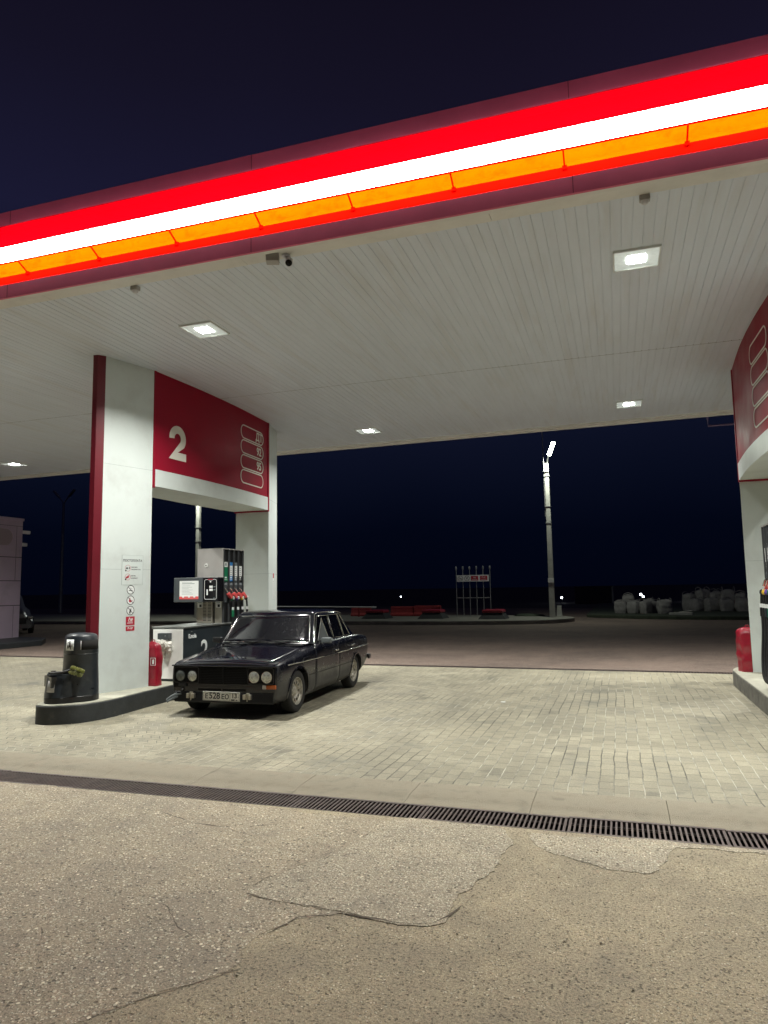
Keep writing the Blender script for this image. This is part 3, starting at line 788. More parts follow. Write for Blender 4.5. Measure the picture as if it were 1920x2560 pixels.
pA = portal(PA, 'white two legged pump portal with red panel showing a large 2', 1, True, 1.12, ('ДТ', '92', '95'))
pB = portal(PB, 'white pump portal with curved red panel cut by the right picture edge', -1, False, -.62, ())

# pump islands
IS = [(.02, -3.66), (.16, -3.69), (.34, -3.64), (.53, -3.51), (.645, -3.26), (.675, -3.0), (.65, -2.6), (.615, -2.1), (.61, -1.0), (.61, 0.5), (.61, 2.0), (.58, 2.38), (.42, 2.75), (.1, 2.95),
      (-.3, 2.8), (-.52, 2.4), (-.6, 1.5), (-.6, -1.2), (-.5, -1.9), (-.3, -2.7), (-.12, -3.3), (-.06, -3.55)]
def island(loc, mir, label, km):
    t = thing('pump_island', label, 'kerb island', loc)
    p = chaikin(IS, 2)
    if mir: p = [(-a, b) for a, b in p][::-1]
    MB().prism(p, -.02, .222).build('kerb', km, t, smooth=40, bevel=.008)
    ins = [(a * .985, b * .995) for a, b in p]
    MB().prism(ins, .2225, ZI).build('paved_top', M['islandtop'], t, bevel=.004)
    return t
island(PA, False, 'rounded pump island with dark painted kerb under the left portal', M['kerbdark'])
island(PB + Vector((-.03, -.05, 0)), True, 'pump island with bare grey concrete kerb at the right picture edge', M['kerbgrey'])

# ------------------------------------------------------------------ the dark sedan
def lerp_t(T, y):
    if y <= T[0][0]: return T[0][1]
    for (a, p), (b, q) in zip(T, T[1:]):
        if y <= b: return p + (q - p) * (y - a) / (b - a)
    return T[-1][1]
PLAN = [(-.612, .725), (-.600, .745), (-.57, .757), (-.48, .770), (-.30, .784), (0, .795), (.6, .803), (1.5, .806), (2.4, .798), (2.85, .784), (3.08, .765), (3.17, .748), (3.205, .72)]
SHZ = [(-.612, .672), (-.595, .684), (-.5, .700), (0, .752), (.55, .815), (.8, .845), (2.3, .860), (2.6, .853), (3.0, .812), (3.17, .785), (3.205, .765)]
BOT = [(-.612, .205), (-.5, .19), (-.35, .175), (.4, .165), (2.0, .180), (2.75, .215), (3.05, .285), (3.205, .32)]
INS = [(.0, -.10), (.035, -.050), (.12, -.014), (.28, 0), (.50, -.001)]
def side_x(y, z):
    w = lerp_t(PLAN, y); zs = lerp_t(SHZ, y); zb = lerp_t(BOT, y)
    i = lerp_t(INS, z - zb)
    top = [(-.20, 0), (-.12, -.003), (-.06, -.009), (-.025, -.017), (0, -.040)]
    return w + i + (lerp_t(top, z - zs) if z > zs - .2 else 0)
car = thing('parked_sedan', 'old lowered black four door sedan with four round headlights', 'car', (-4.88, 8.666, 0), .038)
ys = [-.612, -.595, -.56, -.5, -.42, -.30, -.15, 0, .15, .32, .45, .6, .8, 1.1, 1.5, 1.9, 2.2, 2.4, 2.6, 2.75, 2.9, 3.02, 3.1, 3.17, 3.205]
def section(y):
    zs, zb = lerp_t(SHZ, y), lerp_t(BOT, y); w = lerp_t(PLAN, y)
    lv = [zb, zb + .035, zb + .12, zb + .22] + [zs - .2, zs - .12, zs - .06, zs - .025, zs]
    pts = [(side_x(y, z), z) for z in lv]
    cr = .022 if y < .6 else .012
    pts += [(w * .84, zs + .004), (w * .80, zs + .001), (w * .5, zs + cr * .7), (0, zs + cr)]
    ring = [(x, y, z) for x, z in pts] + [(-x, y, z) for x, z in reversed(pts[:-1])]
    return ring
o = MB(); o.loft([section(y) for y in ys]); body = o.build('body', M['carside'], car, smooth=32)
cut = []
for yy, r in ((0, .312), (2.40, .282)):
    for s_ in (-1, 1):
        c = MB().lathe([(r, -.26), (r, .26)], 40, Matrix.Translation((s_ * .76, yy, .275)) @ Matrix.Rotation(R(90), 4, 'Y')).build('wheel_cutter', M['grille']); cut.append(c); c.parent = car
        md = body.modifiers.new('arch', 'BOOLEAN'); md.operation = 'DIFFERENCE'; md.object = c; md.solver = 'EXACT'
dg = bpy.context.evaluated_depsgraph_get(); dg.update()
me = bpy.data.meshes.new_from_object(body.evaluated_get(dg)); body.modifiers.clear(); body.data = me
for c in cut: bpy.data.objects.remove(c)
if not me.polygons or len(me.materials) == 0: me.materials.append(M['carside'])
while len(me.materials) > 1: me.materials.pop()
bm_ = bmesh.new(); bm_.from_mesh(me)
for f in bm_.faces: f.smooth = True; f.material_index = 0
for e in bm_.edges:
    if len(e.link_faces) == 2: e.smooth = e.calc_face_angle(0) < R(32)
bm_.to_mesh(me); bm_.free()
# greenhouse
def gring(z, X, yf, yr, r, bow, n=7):
    out = []
    ym = (yf + yr) / 2
    pts = []
    for (sx, sy_, a0) in ((1, 1, 0), (-1, 1, 90), (-1, -1, 180), (1, -1, 270)):
        for k in range(n + 1):
            a = R(a0 + 90 * k / n); pts.append((sx * (X - r) + r * math.cos(a), ym + sy_ * ((yr - yf) / 2 - r) + r * math.sin(a)))
        if a0 == 90 or a0 == 270: pass
    # subdivide the straight front and rear edges so that they can bow
    full = []
    for i, p in enumerate(pts):
        q = pts[(i + 1) % len(pts)]
        full.append(p)
        if i in (n, 3 * n + 2):
            for k in range(1, 8): full.append((p[0] + (q[0] - p[0]) * k / 8, p[1] + (q[1] - p[1]) * k / 8))
    for x, y in full:
        v = (y - yf) / (yr - yf)
        y += bow * (x / X) ** 2 * (max(0, 1 - v * 3) - max(0, (v - .67) * 3))
        out.append((x, y, z))
    return out
GB, GT = .848, 1.245
def gx(t): return .735 + (.618 - .735) * t
def gyf(t): return .545 + (.865 - .545) * t
def gyr(t): return 2.58 + (2.09 - 2.58) * t
o = MB(); rg = []
for t_ in (0, .25, .5, .75, 1): rg.append(gring(GB + (GT - GB) * t_, gx(t_), gyf(t_), gyr(t_), .075, .07))
for z, X, a, b in ((1.264, .606, .880, 2.072), (1.282, .585, .905, 2.045), (1.296, .53, .96, 1.99), (1.308, .42, 1.05, 1.90), (1.315, .16, 1.30, 1.65)): rg.append(gring(z, X, a, b, min(.075, X * .45), .06))
o.loft(rg); o.build('cabin', M['carpaint'], car, smooth=45)
# hood, boot lid and doors: panels a few millimetres proud of the shell
def top_patch(name, y0, y1, wf, off, n=10):
    def f(u, v):
        y = y0 + (y1 - y0) * v; zs = lerp_t(SHZ, y); w = lerp_t(PLAN, y) * wf; x = -w + 2 * w * u; k = abs(x) / lerp_t(PLAN, y)
        cr = .022 if y < .6 else .012
        z = zs + (cr * (1 - (.3 * (k / .5)) if k < .5 else .7 * (.80 - k) / .30) if k < .80 else 0.001) + off
        # faint raised centre of the hood
        if y < .6: z += .010 * max(0, 1 - (abs(x) / .36) ** 4) * min(1, max(0, (y + .56) * 5))
        return Vector((x, y, z))
    o_ = MB().grid(f, 24, n); b_ = o_.build(name, M['carpaint'], car, smooth=40)
    md = b_.modifiers.new('solid', 'SOLIDIFY'); md.thickness = .012; md.offset = -1
    return b_
top_patch('hood', -.585, .50, .80, .006); top_patch('boot_lid', 2.66, 3.17, .78, .005)
def side_panel(name, s_, y0, y1f, z0, z1f, off=.0014, m='carside'):
    def f(u, v):
        z = z0 + (z1f - z0) * v; y1 = y1f(z); y = y0 + (y1 - y0) * u
        return Vector((s_ * (side_x(y, z) + off), y, z))
    b_ = MB().grid(f, 14, 14).build(name, M[m], car, smooth=40)
    md = b_.modifiers.new('solid', 'SOLIDIFY'); md.thickness = .003; md.offset = 0
    return b_
def rear_limit(z): return 2.265 if z > .50 else 2.265 - (.265 - (0.0 if abs(z - .275) >= .30 else .0)) * 0 - max(0, math.sqrt(max(0, .305 ** 2 - (z - .275) ** 2)) - .135)
for s_ in (1, -1):
    d = side_panel('door', s_, .568, lambda z: 1.523, .205, .838)
    h = MB().bb((s_ * .812, 1.325, .688), (s_ * .838, 1.435, .716)).build('door_handle', M['chrome'], d, bevel=.008)
    d2 = side_panel('door', s_, 1.535, rear_limit, .212, .842)
    h = MB().bb((s_ * .810, 2.07, .702), (s_ * .836, 2.175, .730)).build('door_handle', M['chrome'], d2, bevel=.008)
    pts = [(s_ * (side_x(y, .652) + .007), y, .652) for y in [-.34 + 3.42 * k / 30 for k in range(31)]]
    MB().tube(pts, .0075, 6).build('chrome_moulding', M['chrome'], car, smooth=60)
    pts = [(s_ * (side_x(y, .452) + .004), y, .452) for y in [.33 + 1.80 * k / 20 for k in range(21)]]
    MB().tube(pts, .0045, 6).build('side_crease', M['grille'], car, smooth=60)
    for yy, r in ((0, .318), (2.40, .288)):
        pts = []
        for k in range(25):
            a = R(-8 + 196 * k / 24); y, z = yy + r * math.cos(a), .275 + r * math.sin(a); pts.append((s_ * (side_x(y, max(z, .19)) + .004), y, z))
        MB().tube(pts, .012, 6).build('arch_lip', M['carpaint'], car, smooth=60)
    # side glass
    def G(y, t, off=.004): return Vector((s_ * (gx(t) + off), y, GB + (GT - GB) * t))
    wins = [((.72, .07), (1.435, .07), (1.445, .94), (1.01, .94)), ((1.485, .07), (1.925, .07), (1.893, .94), (1.492, .94)), ((1.958, .07), (2.235, .07), (2.01, .90), (1.925, .94))]
    for q in wins:
        g = MB().quad(*[G(*p) for p in q]).build('side_window', M['sideglass'], car)
        md = g.modifiers.new('solid', 'SOLIDIFY'); md.thickness = .004; md.offset = 0
        p = [G(*k, .007) for k in q]
        MB().tube(p + [p[0], p[1]], .0042, 6).build('window_frame', M['chrome'], g, smooth=60)
    pts = [G(y, .02, .012) for y in (.60, 1.2, 1.9, 2.36)]
    MB().tube(pts, .005, 6).build('belt_moulding', M['chrome'], car, smooth=60)
    pts = [G(.665, .0, .006), G(.80, .5, .006), G(.955, 1.0, .008), Vector((s_ * .61, 1.10, 1.268)), Vector((s_ * .605, 1.5, 1.272)), Vector((s_ * .61, 1.93, 1.262)), G(2.07, .97, .008)]
    MB().tube(pts, .006, 6).build('rain_gutter', M['carpaint'] if s_ < 0 else M['chrome'], car, smooth=60)
    # quarter vent glass swung open
    a_, b_, c_ = G(.79, .08, .02), G(1.07, .86, .055), G(1.10, .08, .075)
    g = MB().quad(a_, c_, c_.lerp(b_, .98), b_).build('vent_window', M['ventglass'], car); md = g.modifiers.new('solid', 'SOLIDIFY'); md.thickness = .004
    MB().tube([a_, b_, c_], .0055, 6).build('window_frame', M['chrome'], g, smooth=60)
    # mirror
    o = MB(); o.box((s_ * .875, .80, .885), (.145, .075, .082)); mr = o.build('side_mirror', M['greyplastic'] if s_ > 0 else M['black'], car, bevel=.016)
    MB().tube([(s_ * .775, .83, .845), (s_ * .82, .82, .865)], .016, 8).build('mirror_arm', M['black'], mr)
    MB().bb((s_ * .875 - .06, .838, .853), (s_ * .875 + .06, .840, .917)).build('mirror_glass', M['chrome'], mr)
# windscreen and rear glass
def screen(name, front, mt):
    def f(u, v):
        t = .05 + .91 * v; X = gx(t); x = (-1 + 2 * u) * (X - .045); z = GB + (GT - GB) * t
        y = gyf(t) + .07 * (x / X) ** 2 - .0075 if front else gyr(t) - .07 * (x / X) ** 2 + .0075
        rr = .075; e = abs(x) - (X - rr)
        if e > 0: y += (1 if front else -1) * (rr - math.sqrt(max(0, rr * rr - e * e)))
        return Vector((x, y, z + .003))
    g = MB().grid(f, 20, 8).build(name, M[mt], car, smooth=60)
    md = g.modifiers.new('solid', 'SOLIDIFY'); md.thickness = .004; md.offset = 0
    pth = [f(k / 16, 0) for k in range(17)] + [f(1, k / 6) for k in range(1, 7)] + [f(1 - k / 16, 1) for k in range(1, 17)] + [f(0, 1 - k / 6) for k in range(1, 7)]
    MB().tube(pth + [pth[1]], .0055, 6).build('screen_seal', M['chrome'] if front else M['rubber'], g, smooth=60)
    return f
wf = screen('windscreen', True, 'glass'); screen('rear_window', False, 'sideglass')
for u0, u1 in ((.20, .52), (.56, .86)):
    a = wf(u0, .0) + Vector((0, -.03, -.012)); b = wf((u0 + u1) / 2, .03) + Vector((0, -.022, 0)); c = wf(u1, .05) + Vector((0, -.012, 0))
    o = MB(); o.tube([a, b, c], [.008, .006, .005], 6); o.tube([wf(u0 + .03, .06) + Vector((0, -.008, 0)), wf(u1 + .04, .03) + Vector((0, -.008, 0))], .006, 6); o.build('wiper', M['black'], car, smooth=60)
o = MB(); o.grid(lambda u, v: Vector((-.62 + 1.24 * u, .455 + .07 * v + .05 * (2 * u - 1) ** 2, .826 + .012 * v)), 12, 2); g = o.build('cowl_vent', M['black'], car); md = g.modifiers.new('solid', 'SOLIDIFY'); md.thickness = .006
# front face
yF = -.612
MB().bb((-.725, yF - .006, .430), (.725, yF + .02, .648)).build('front_panel', M['grille'], car, bevel=.006)
o = MB(); o.bb((-.745, yF - .020, .650), (.745, yF + .03, .668)); o.build('hood_lip', M['carpaint'], car, bevel=.008)
o = MB()
for k in range(9): o.bb((-.325, yF - .016, .447 + .021 * k), (.325, yF - .006, .457 + .021 * k))
o.bb((-.012, yF - .020, .438), (.012, yF - .006, .642)); o.bb((-.335, yF - .018, .436), (-.322, yF - .006, .644)); o.bb((.322, yF - .018, .436), (.335, yF - .006, .644))
o.build('grille', M['grille'], car)
for s_ in (-1, 1):
    o = MB(); outline(o, rrect(.365, .205, .03, 4), .010, .010, face_ny((s_ * .528, yF - .005, .54))); o.build('headlight_surround', M['black'], car)
    for x in (.44, .614):
        m_ = face_ny((s_ * x, yF - .004, .528))
        h = MB().lathe([(.068, 0), (.067, .010), (.055, .018), (.033, .024), (.001, .027)], 28, m_).build('headlight', M['lampdull'] if (s_ < 0 and x > .5) else M['lamp'], car, smooth=50)
        MB().lathe([(.0685, -.002), (.075, .006), (.073, .012), (.0665, .012)], 28, m_, cap=False).build('headlight_ring', M['chrome'] if s_ > 0 else M['grille'], h, smooth=50)
MB().bb((.605, yF - .014, .380), (.735, yF + .06, .432)).build('turn_signal', M['amber'], car, bevel=.008)
MB().bb((.552, yF - .015, .380), (.6045, yF + .03, .432)).build('side_light', M['clearlens'], car, bevel=.008)
MB().bb((-.72, yF - .004, .380), (-.56, yF + .04, .432)).build('turn_signal_socket', M['grille'], car, bevel=.006)
o = MB(); o.bb((-.357, yF - .003, .346), (-.03, yF + .01, .374)); o.bb((-.005, yF - .003, .346), (.322, yF + .01, .374)); o.build('air_slot', M['grille'], car)
MB().loft([[(x, yF + .002 - .010 * q, z) for z, q in ((.196, 0), (.215, 1), (.325, 1), (.335, 0))] for x in (-.70, .70)]).build('front_valance', M['carfront'], car)
pl = MB().bb((-.262, -.004, -.057), (.262, .004, .057)).build('number_plate', M['plate'], car, bevel=.003, mtx=Matrix.Translation((-.012, yF - .026, .282)) @ Matrix.Rotation(R(.8), 4, 'Y'))
for nm, s_, x, z, sz in (('plate_letter', 'Е', -.205, -.006, .082), ('plate_digits', '528', -.093, .002, .108), ('plate_letter', 'ЕО', .058, -.006, .082), ('plate_region', '13', .186, .010, .080), ('plate_country', 'RUS', .168, -.040, .026)):
    text(nm, s_, sz, M['printblack'], pl, face_ny((x, -.0042, z)), .0022, depth=.0008, spacing=.98)
o = MB(); outline(o, rrect(.512, .104, .010, 3), .0035, .001, face_ny((0, -.0042, 0))); o.bb((.124, -.0050, -.05), (.128, -.0042, .05)); o.bb((.205, -.0052, -.045), (.232, -.0042, -.034)); o.bb((-.246, -.0052, -.003), (-.238, -.0042, .005)); o.bb((.238, -.0052, -.003), (.246, -.0042, .005))
o.build('plate_frame', M['printblack'], pl)
for x, w in ((-.448, 1.0), (.355, 1.0)):
    o = MB(); o.bb((x - .055, yF - .05, .252), (x - .018, yF + .0, .312)); o.bb((x + .018, yF - .05, .252), (x + .055, yF + .0, .312)); o.bb((x - .02, yF - .03, .262), (x + .02, yF + .0, .330)); o.tube([(x, yF - .03, .33), (x, yF - .03, .225)], .009, 8)
    o.build('bumper_bracket', M['steeldull'], car, bevel=.005)
o = MB()
for a, b, w in (((-.66, yF - .01, .30), (-.755, yF - .10, .225), .030), ((-.64, yF - .02, .265), (-.74, yF - .12, .205), .022), ((-.60, yF - .01, .30), (-.69, yF - .04, .26), .025)):
    a, b = Vector(a), Vector(b); d = (b - a).normalized(); up_ = Vector((0, 0, 1)); sd = d.cross(up_).normalized(); u3 = sd.cross(d)
    o.loft([[p + sd * w * k * .25 * q + u3 * w * l for k, l in ((1, .5), (-1, .35), (-1, -.35), (1, -.5))] for p, q in ((a, 1), (a.lerp(b, .5) + u3 * .008, 1.3), (b, .5))])
o.build('broken_bumper_end', M['greyplastic'], car)
o = MB(); o.bb((-.63, yF - .03, .395), (-.53, yF + .0, .428)); o.tube([(-.60, yF - .01, .40), (-.57, yF - .03, .35), (-.61, yF - .02, .31)], .008, 6); o.build('loose_wiring', M['black'], car)
# rear
MB().bb((-.76, 3.215, .395), (.76, 3.275, .475)).build('rear_bumper', M['chrome'], car, bevel=.015)
for s_ in (-1, 1):
    MB().bb((s_ * .745, 3.15, .395), (s_ * .775, 3.265, .475)).build('rear_bumper_corner', M['black'], car, bevel=.012)
    MB().bb((s_ * .40, 3.20, .56), (s_ * .68, 3.218, .72)).build('tail_light', M['redlens'], car, bevel=.008)
# wheels
TP = [(.178, -.070), (.205, -.082), (.250, -.084), (.270, -.070), (.277, -.045), (.278, 0), (.277, .045), (.270, .070), (.250, .084), (.205, .082), (.178, .070)]
RP = [(.181, .069), (.178, .078), (.170, .076), (.163, .058), (.150, .045), (.130, .051), (.096, .050), (.075, .030), (.055, .034), (.040, .052), (.020, .056), (.001, .056)]
def wheel(x, y, s_):
    m_ = Matrix.Translation((s_ * x, y, .2785)) @ Matrix.Rotation(R(90 * s_), 4, 'Y')
    w = MB().lathe(TP, 40, m_, cap=False).build('tyre', M['tyre'], car, smooth=45)
    rb = MB().lathe(RP, 60, m_, cap=False); rb.bm.faces.ensure_lookup_table()
    for f in rb.bm.faces:
        c = m_.inverted() @ f.calc_center_median(); r_ = math.hypot(c.x, c.y); a = math.degrees(math.atan2(c.y, c.x)) % 36
        if .098 < r_ < .128 and 9 < a < 27: f.material_index = 1
    rm = rb.build('rim', [M['rim'], M['grille']], w, smooth=40)
    MB().lathe([(.001, -.06), (.17, -.06), (.17, -.055), (.001, -.055)], 24, m_).build('brake_drum', M['grille'], w)
for s_ in (1, -1): wheel(.685, 0, s_); wheel(.665, 2.40, s_)
MB().bb((-.55, -.5, .19), (.55, 3.0, .24)).build('underside', M['grille'], car)

# ------------------------------------------------------------------ notices on the near column of the left portal
FE = Vector((.228, .815, 0)).normalized(); FN = Vector((FE.y, -FE.x, 0)); F0 = Vector((-6.885, 8.14, 0))
def on_face(s, z, off=.0015): return frame(F0 + FE * s + Vector((0, 0, z)) + FN * off, FE, (0, 0, 1), FN)
T3 = lambda x, y, z=0: Matrix.Translation((x, y, z))
def arc_ring(o_, cx_, cy_, r0, r1, d, z=0.0, n=36):
    a = [o_.bm.verts.new((cx_ + r0 * math.cos(2 * math.pi * k / n), cy_ + r0 * math.sin(2 * math.pi * k / n), z + d)) for k in range(n)]
    b = [o_.bm.verts.new((cx_ + r1 * math.cos(2 * math.pi * k / n), cy_ + r1 * math.sin(2 * math.pi * k / n), z + d)) for k in range(n)]
    c = [o_.bm.verts.new((cx_ + r1 * math.cos(2 * math.pi * k / n), cy_ + r1 * math.sin(2 * math.pi * k / n), z)) for k in range(n)]
    e = [o_.bm.verts.new((cx_ + r0 * math.cos(2 * math.pi * k / n), cy_ + r0 * math.sin(2 * math.pi * k / n), z)) for k in range(n)]
    for k in range(n):
        j = (k + 1) % n
        o_.bm.faces.new((a[k], b[k], b[j], a[j])); o_.bm.faces.new((b[k], c[k], c[j], b[j])); o_.bm.faces.new((e[k], a[k], a[j], e[j]))
    return o_
def disc(o_, cx_, cy_, r, d, z=0.0, n=28):
    return o_.prism([(cx_ + r * math.cos(2 * math.pi * k / n), cy_ + r * math.sin(2 * math.pi * k / n)) for k in range(n)], z, z + d)
def bar(o_, x, y, w, h, ang=0, z=0.0, d=.001):
    return o_.box((x, y, z + d / 2), (w, h, d), Matrix.Rotation(R(ang), 3, 'Z'))

t = thing('notice', 'pale payment notice headed with black capitals on the white column', 'notice', mtx=on_face(.527, 1.942))
MB().bb((-.18, -.215, 0), (.18, .215, .002)).build('backing', M['white'], t)
o = MB(); outline(o, [(.18, .215), (-.18, .215), (-.18, -.215), (.18, -.215)], .003, .0026, Matrix()); o.build('border', M['textgrey'], t)
text('heading', 'ПОСТОПЛАТА', .046, M['printblack'], t, T3(0, .136, .0024), .0012, depth=.0004)
for k, (y, l1, l2) in enumerate(((.026, 'сначала', 'заправьтесь'), (-.101, 'затем', 'оплатите'))):
    o = MB(); arc_ring(o, -.08, y, .043, .047, .0006, .0022); o.build('ring', M['printred'], t)
    o = MB(); disc(o, -.115, y - .035, .012, .0008, .0024); o.build('number_dot', M['printblack'], t)
    o = MB()
    if k == 0:
        bar(o, -.095, y - .004, .036, .014, 0, .0022); bar(o, -.095, y + .007, .022, .012, 0, .0022); bar(o, -.055, y + .002, .013, .03, 0, .0022); o.build('icon', M['printblack'], t)
    else:
        bar(o, -.085, y - .006, .045, .022, 10, .0022); bar(o, -.072, y + .012, .035, .016, 25, .0022); bar(o, -.103, y - .01, .012, .03, 0, .0022); o.build('icon', M['printred'], t)
    text('line', l1, .027, M['printblack'], t, T3(-.024, y + .017, .0024), .0004, 'LEFT', depth=.0004)
    text('line', l2, .027, M['printblack'], t, T3(-.024, y - .017, .0024), .0004, 'LEFT', depth=.0004)

def ban_sign(nm_lab, mtx, r, icon, group=None):
    t = thing('prohibition_sign', nm_lab, 'sign', mtx=mtx, group=group)
    o = MB(); disc(o, 0, 0, r, .0015); o.build('backing', M['paper'], t)
    o = MB(); arc_ring(o, 0, 0, r * .87, r, .0007, .0014); bar(o, 0, 0, r * 1.85, r * .13, -45, .0016); o.build('ring', M['printblack'], t)
    o = MB()
    if icon == 'smoke':
        bar(o, -.0, -r * .16, r * .95, r * .16, 0, .0014); bar(o, r * .15, r * .2, r * .5, r * .06, 15, .0014); bar(o, -r * .1, r * .38, r * .4, r * .06, 20, .0014); o.build('icon', M['printblack'], t)
    elif icon == 'flame':
        o.prism([(-r * .45, -r * .1), (-r * .3, -r * .45), (r * .05, -r * .5), (r * .1, -r * .1), (-r * .05, r * .15), (-r * .12, r * .6), (-r * .3, r * .2)], .0014, .0022)
        bar(o, r * .25, -r * .2, r * .7, r * .1, 40, .0014); o.build('icon', M['printred'], t)
    else:
        bar(o, -r * .1, -r * .3, r * .32, r * .7, -12, .0014); bar(o, r * .05, r * .1, r * .3, r * .35, -12, .0014); bar(o, r * .15, r * .5, r * .6, r * .06, 10, .0014); o.build('icon', M['printblack'], t)
    return t
ban_sign('round no smoking sign, topmost of the three rings on the column', on_face(.504, 1.655), .066, 'smoke', 'round signs on the column')
ban_sign('round no open flame sign with red flame, middle ring on the column', on_face(.505, 1.505), .066, 'flame', 'round signs on the column')
ban_sign('round no telephone sign, lowest of the three rings on the column', on_face(.506, 1.356), .066, 'phone', 'round signs on the column')
t = thing('red_placard', 'square red placard with white letters Ан on the column', 'placard', mtx=on_face(.508, 1.207))
MB().bb((-.073, -.062, 0), (.073, .062, .002)).build('backing', M['printred'], t)
text('lettering', 'Ан', .062, M['paper'], t, T3(.004, .022, .0022), .0022, depth=.0004)
o = MB(); bar(o, 0, -.012, .075, .006, 0, .0018); bar(o, -.005, -.030, .095, .008, 0, .0018); o.build('small_print', M['paper'], t)
t = thing('red_placard', 'small red placard reading В-1г below the square red placard', 'placard', mtx=on_face(.508, 1.097))
MB().bb((-.073, -.031, 0), (.073, .031, .002)).build('backing', M['printred'], t)
text('lettering', 'В-1г', .046, M['paper'], t, T3(0, .002, .0022), .0014, depth=.0004)
# slim notice on the far column
e2 = Vector((-.228, .815, 0)).normalized(); n2 = Vector((e2.y, -e2.x, 0))
t = thing('notice', 'slim vertical notice with red top on the rear column', 'notice', mtx=frame(PA + Vector((.368, 1.90, 0)) + e2 * .45 + Vector((0, 0, 1.70)) + n2 * .002, e2, (0, 0, 1), n2))
MB().bb((-.055, -.27, 0), (.055, .27, .002)).build('backing', M['paper'], t)
o = MB(); bar(o, 0, .215, .10, .10, 0, .0015); o.build('red_block', M['printred'], t)
text('lettering', 'ПОСТОПЛАТА', .055, M['printblack'], t, T3(0, -.08, .0018) @ Matrix.Rotation(R(90), 4, 'Z'), .0008, depth=.0004)

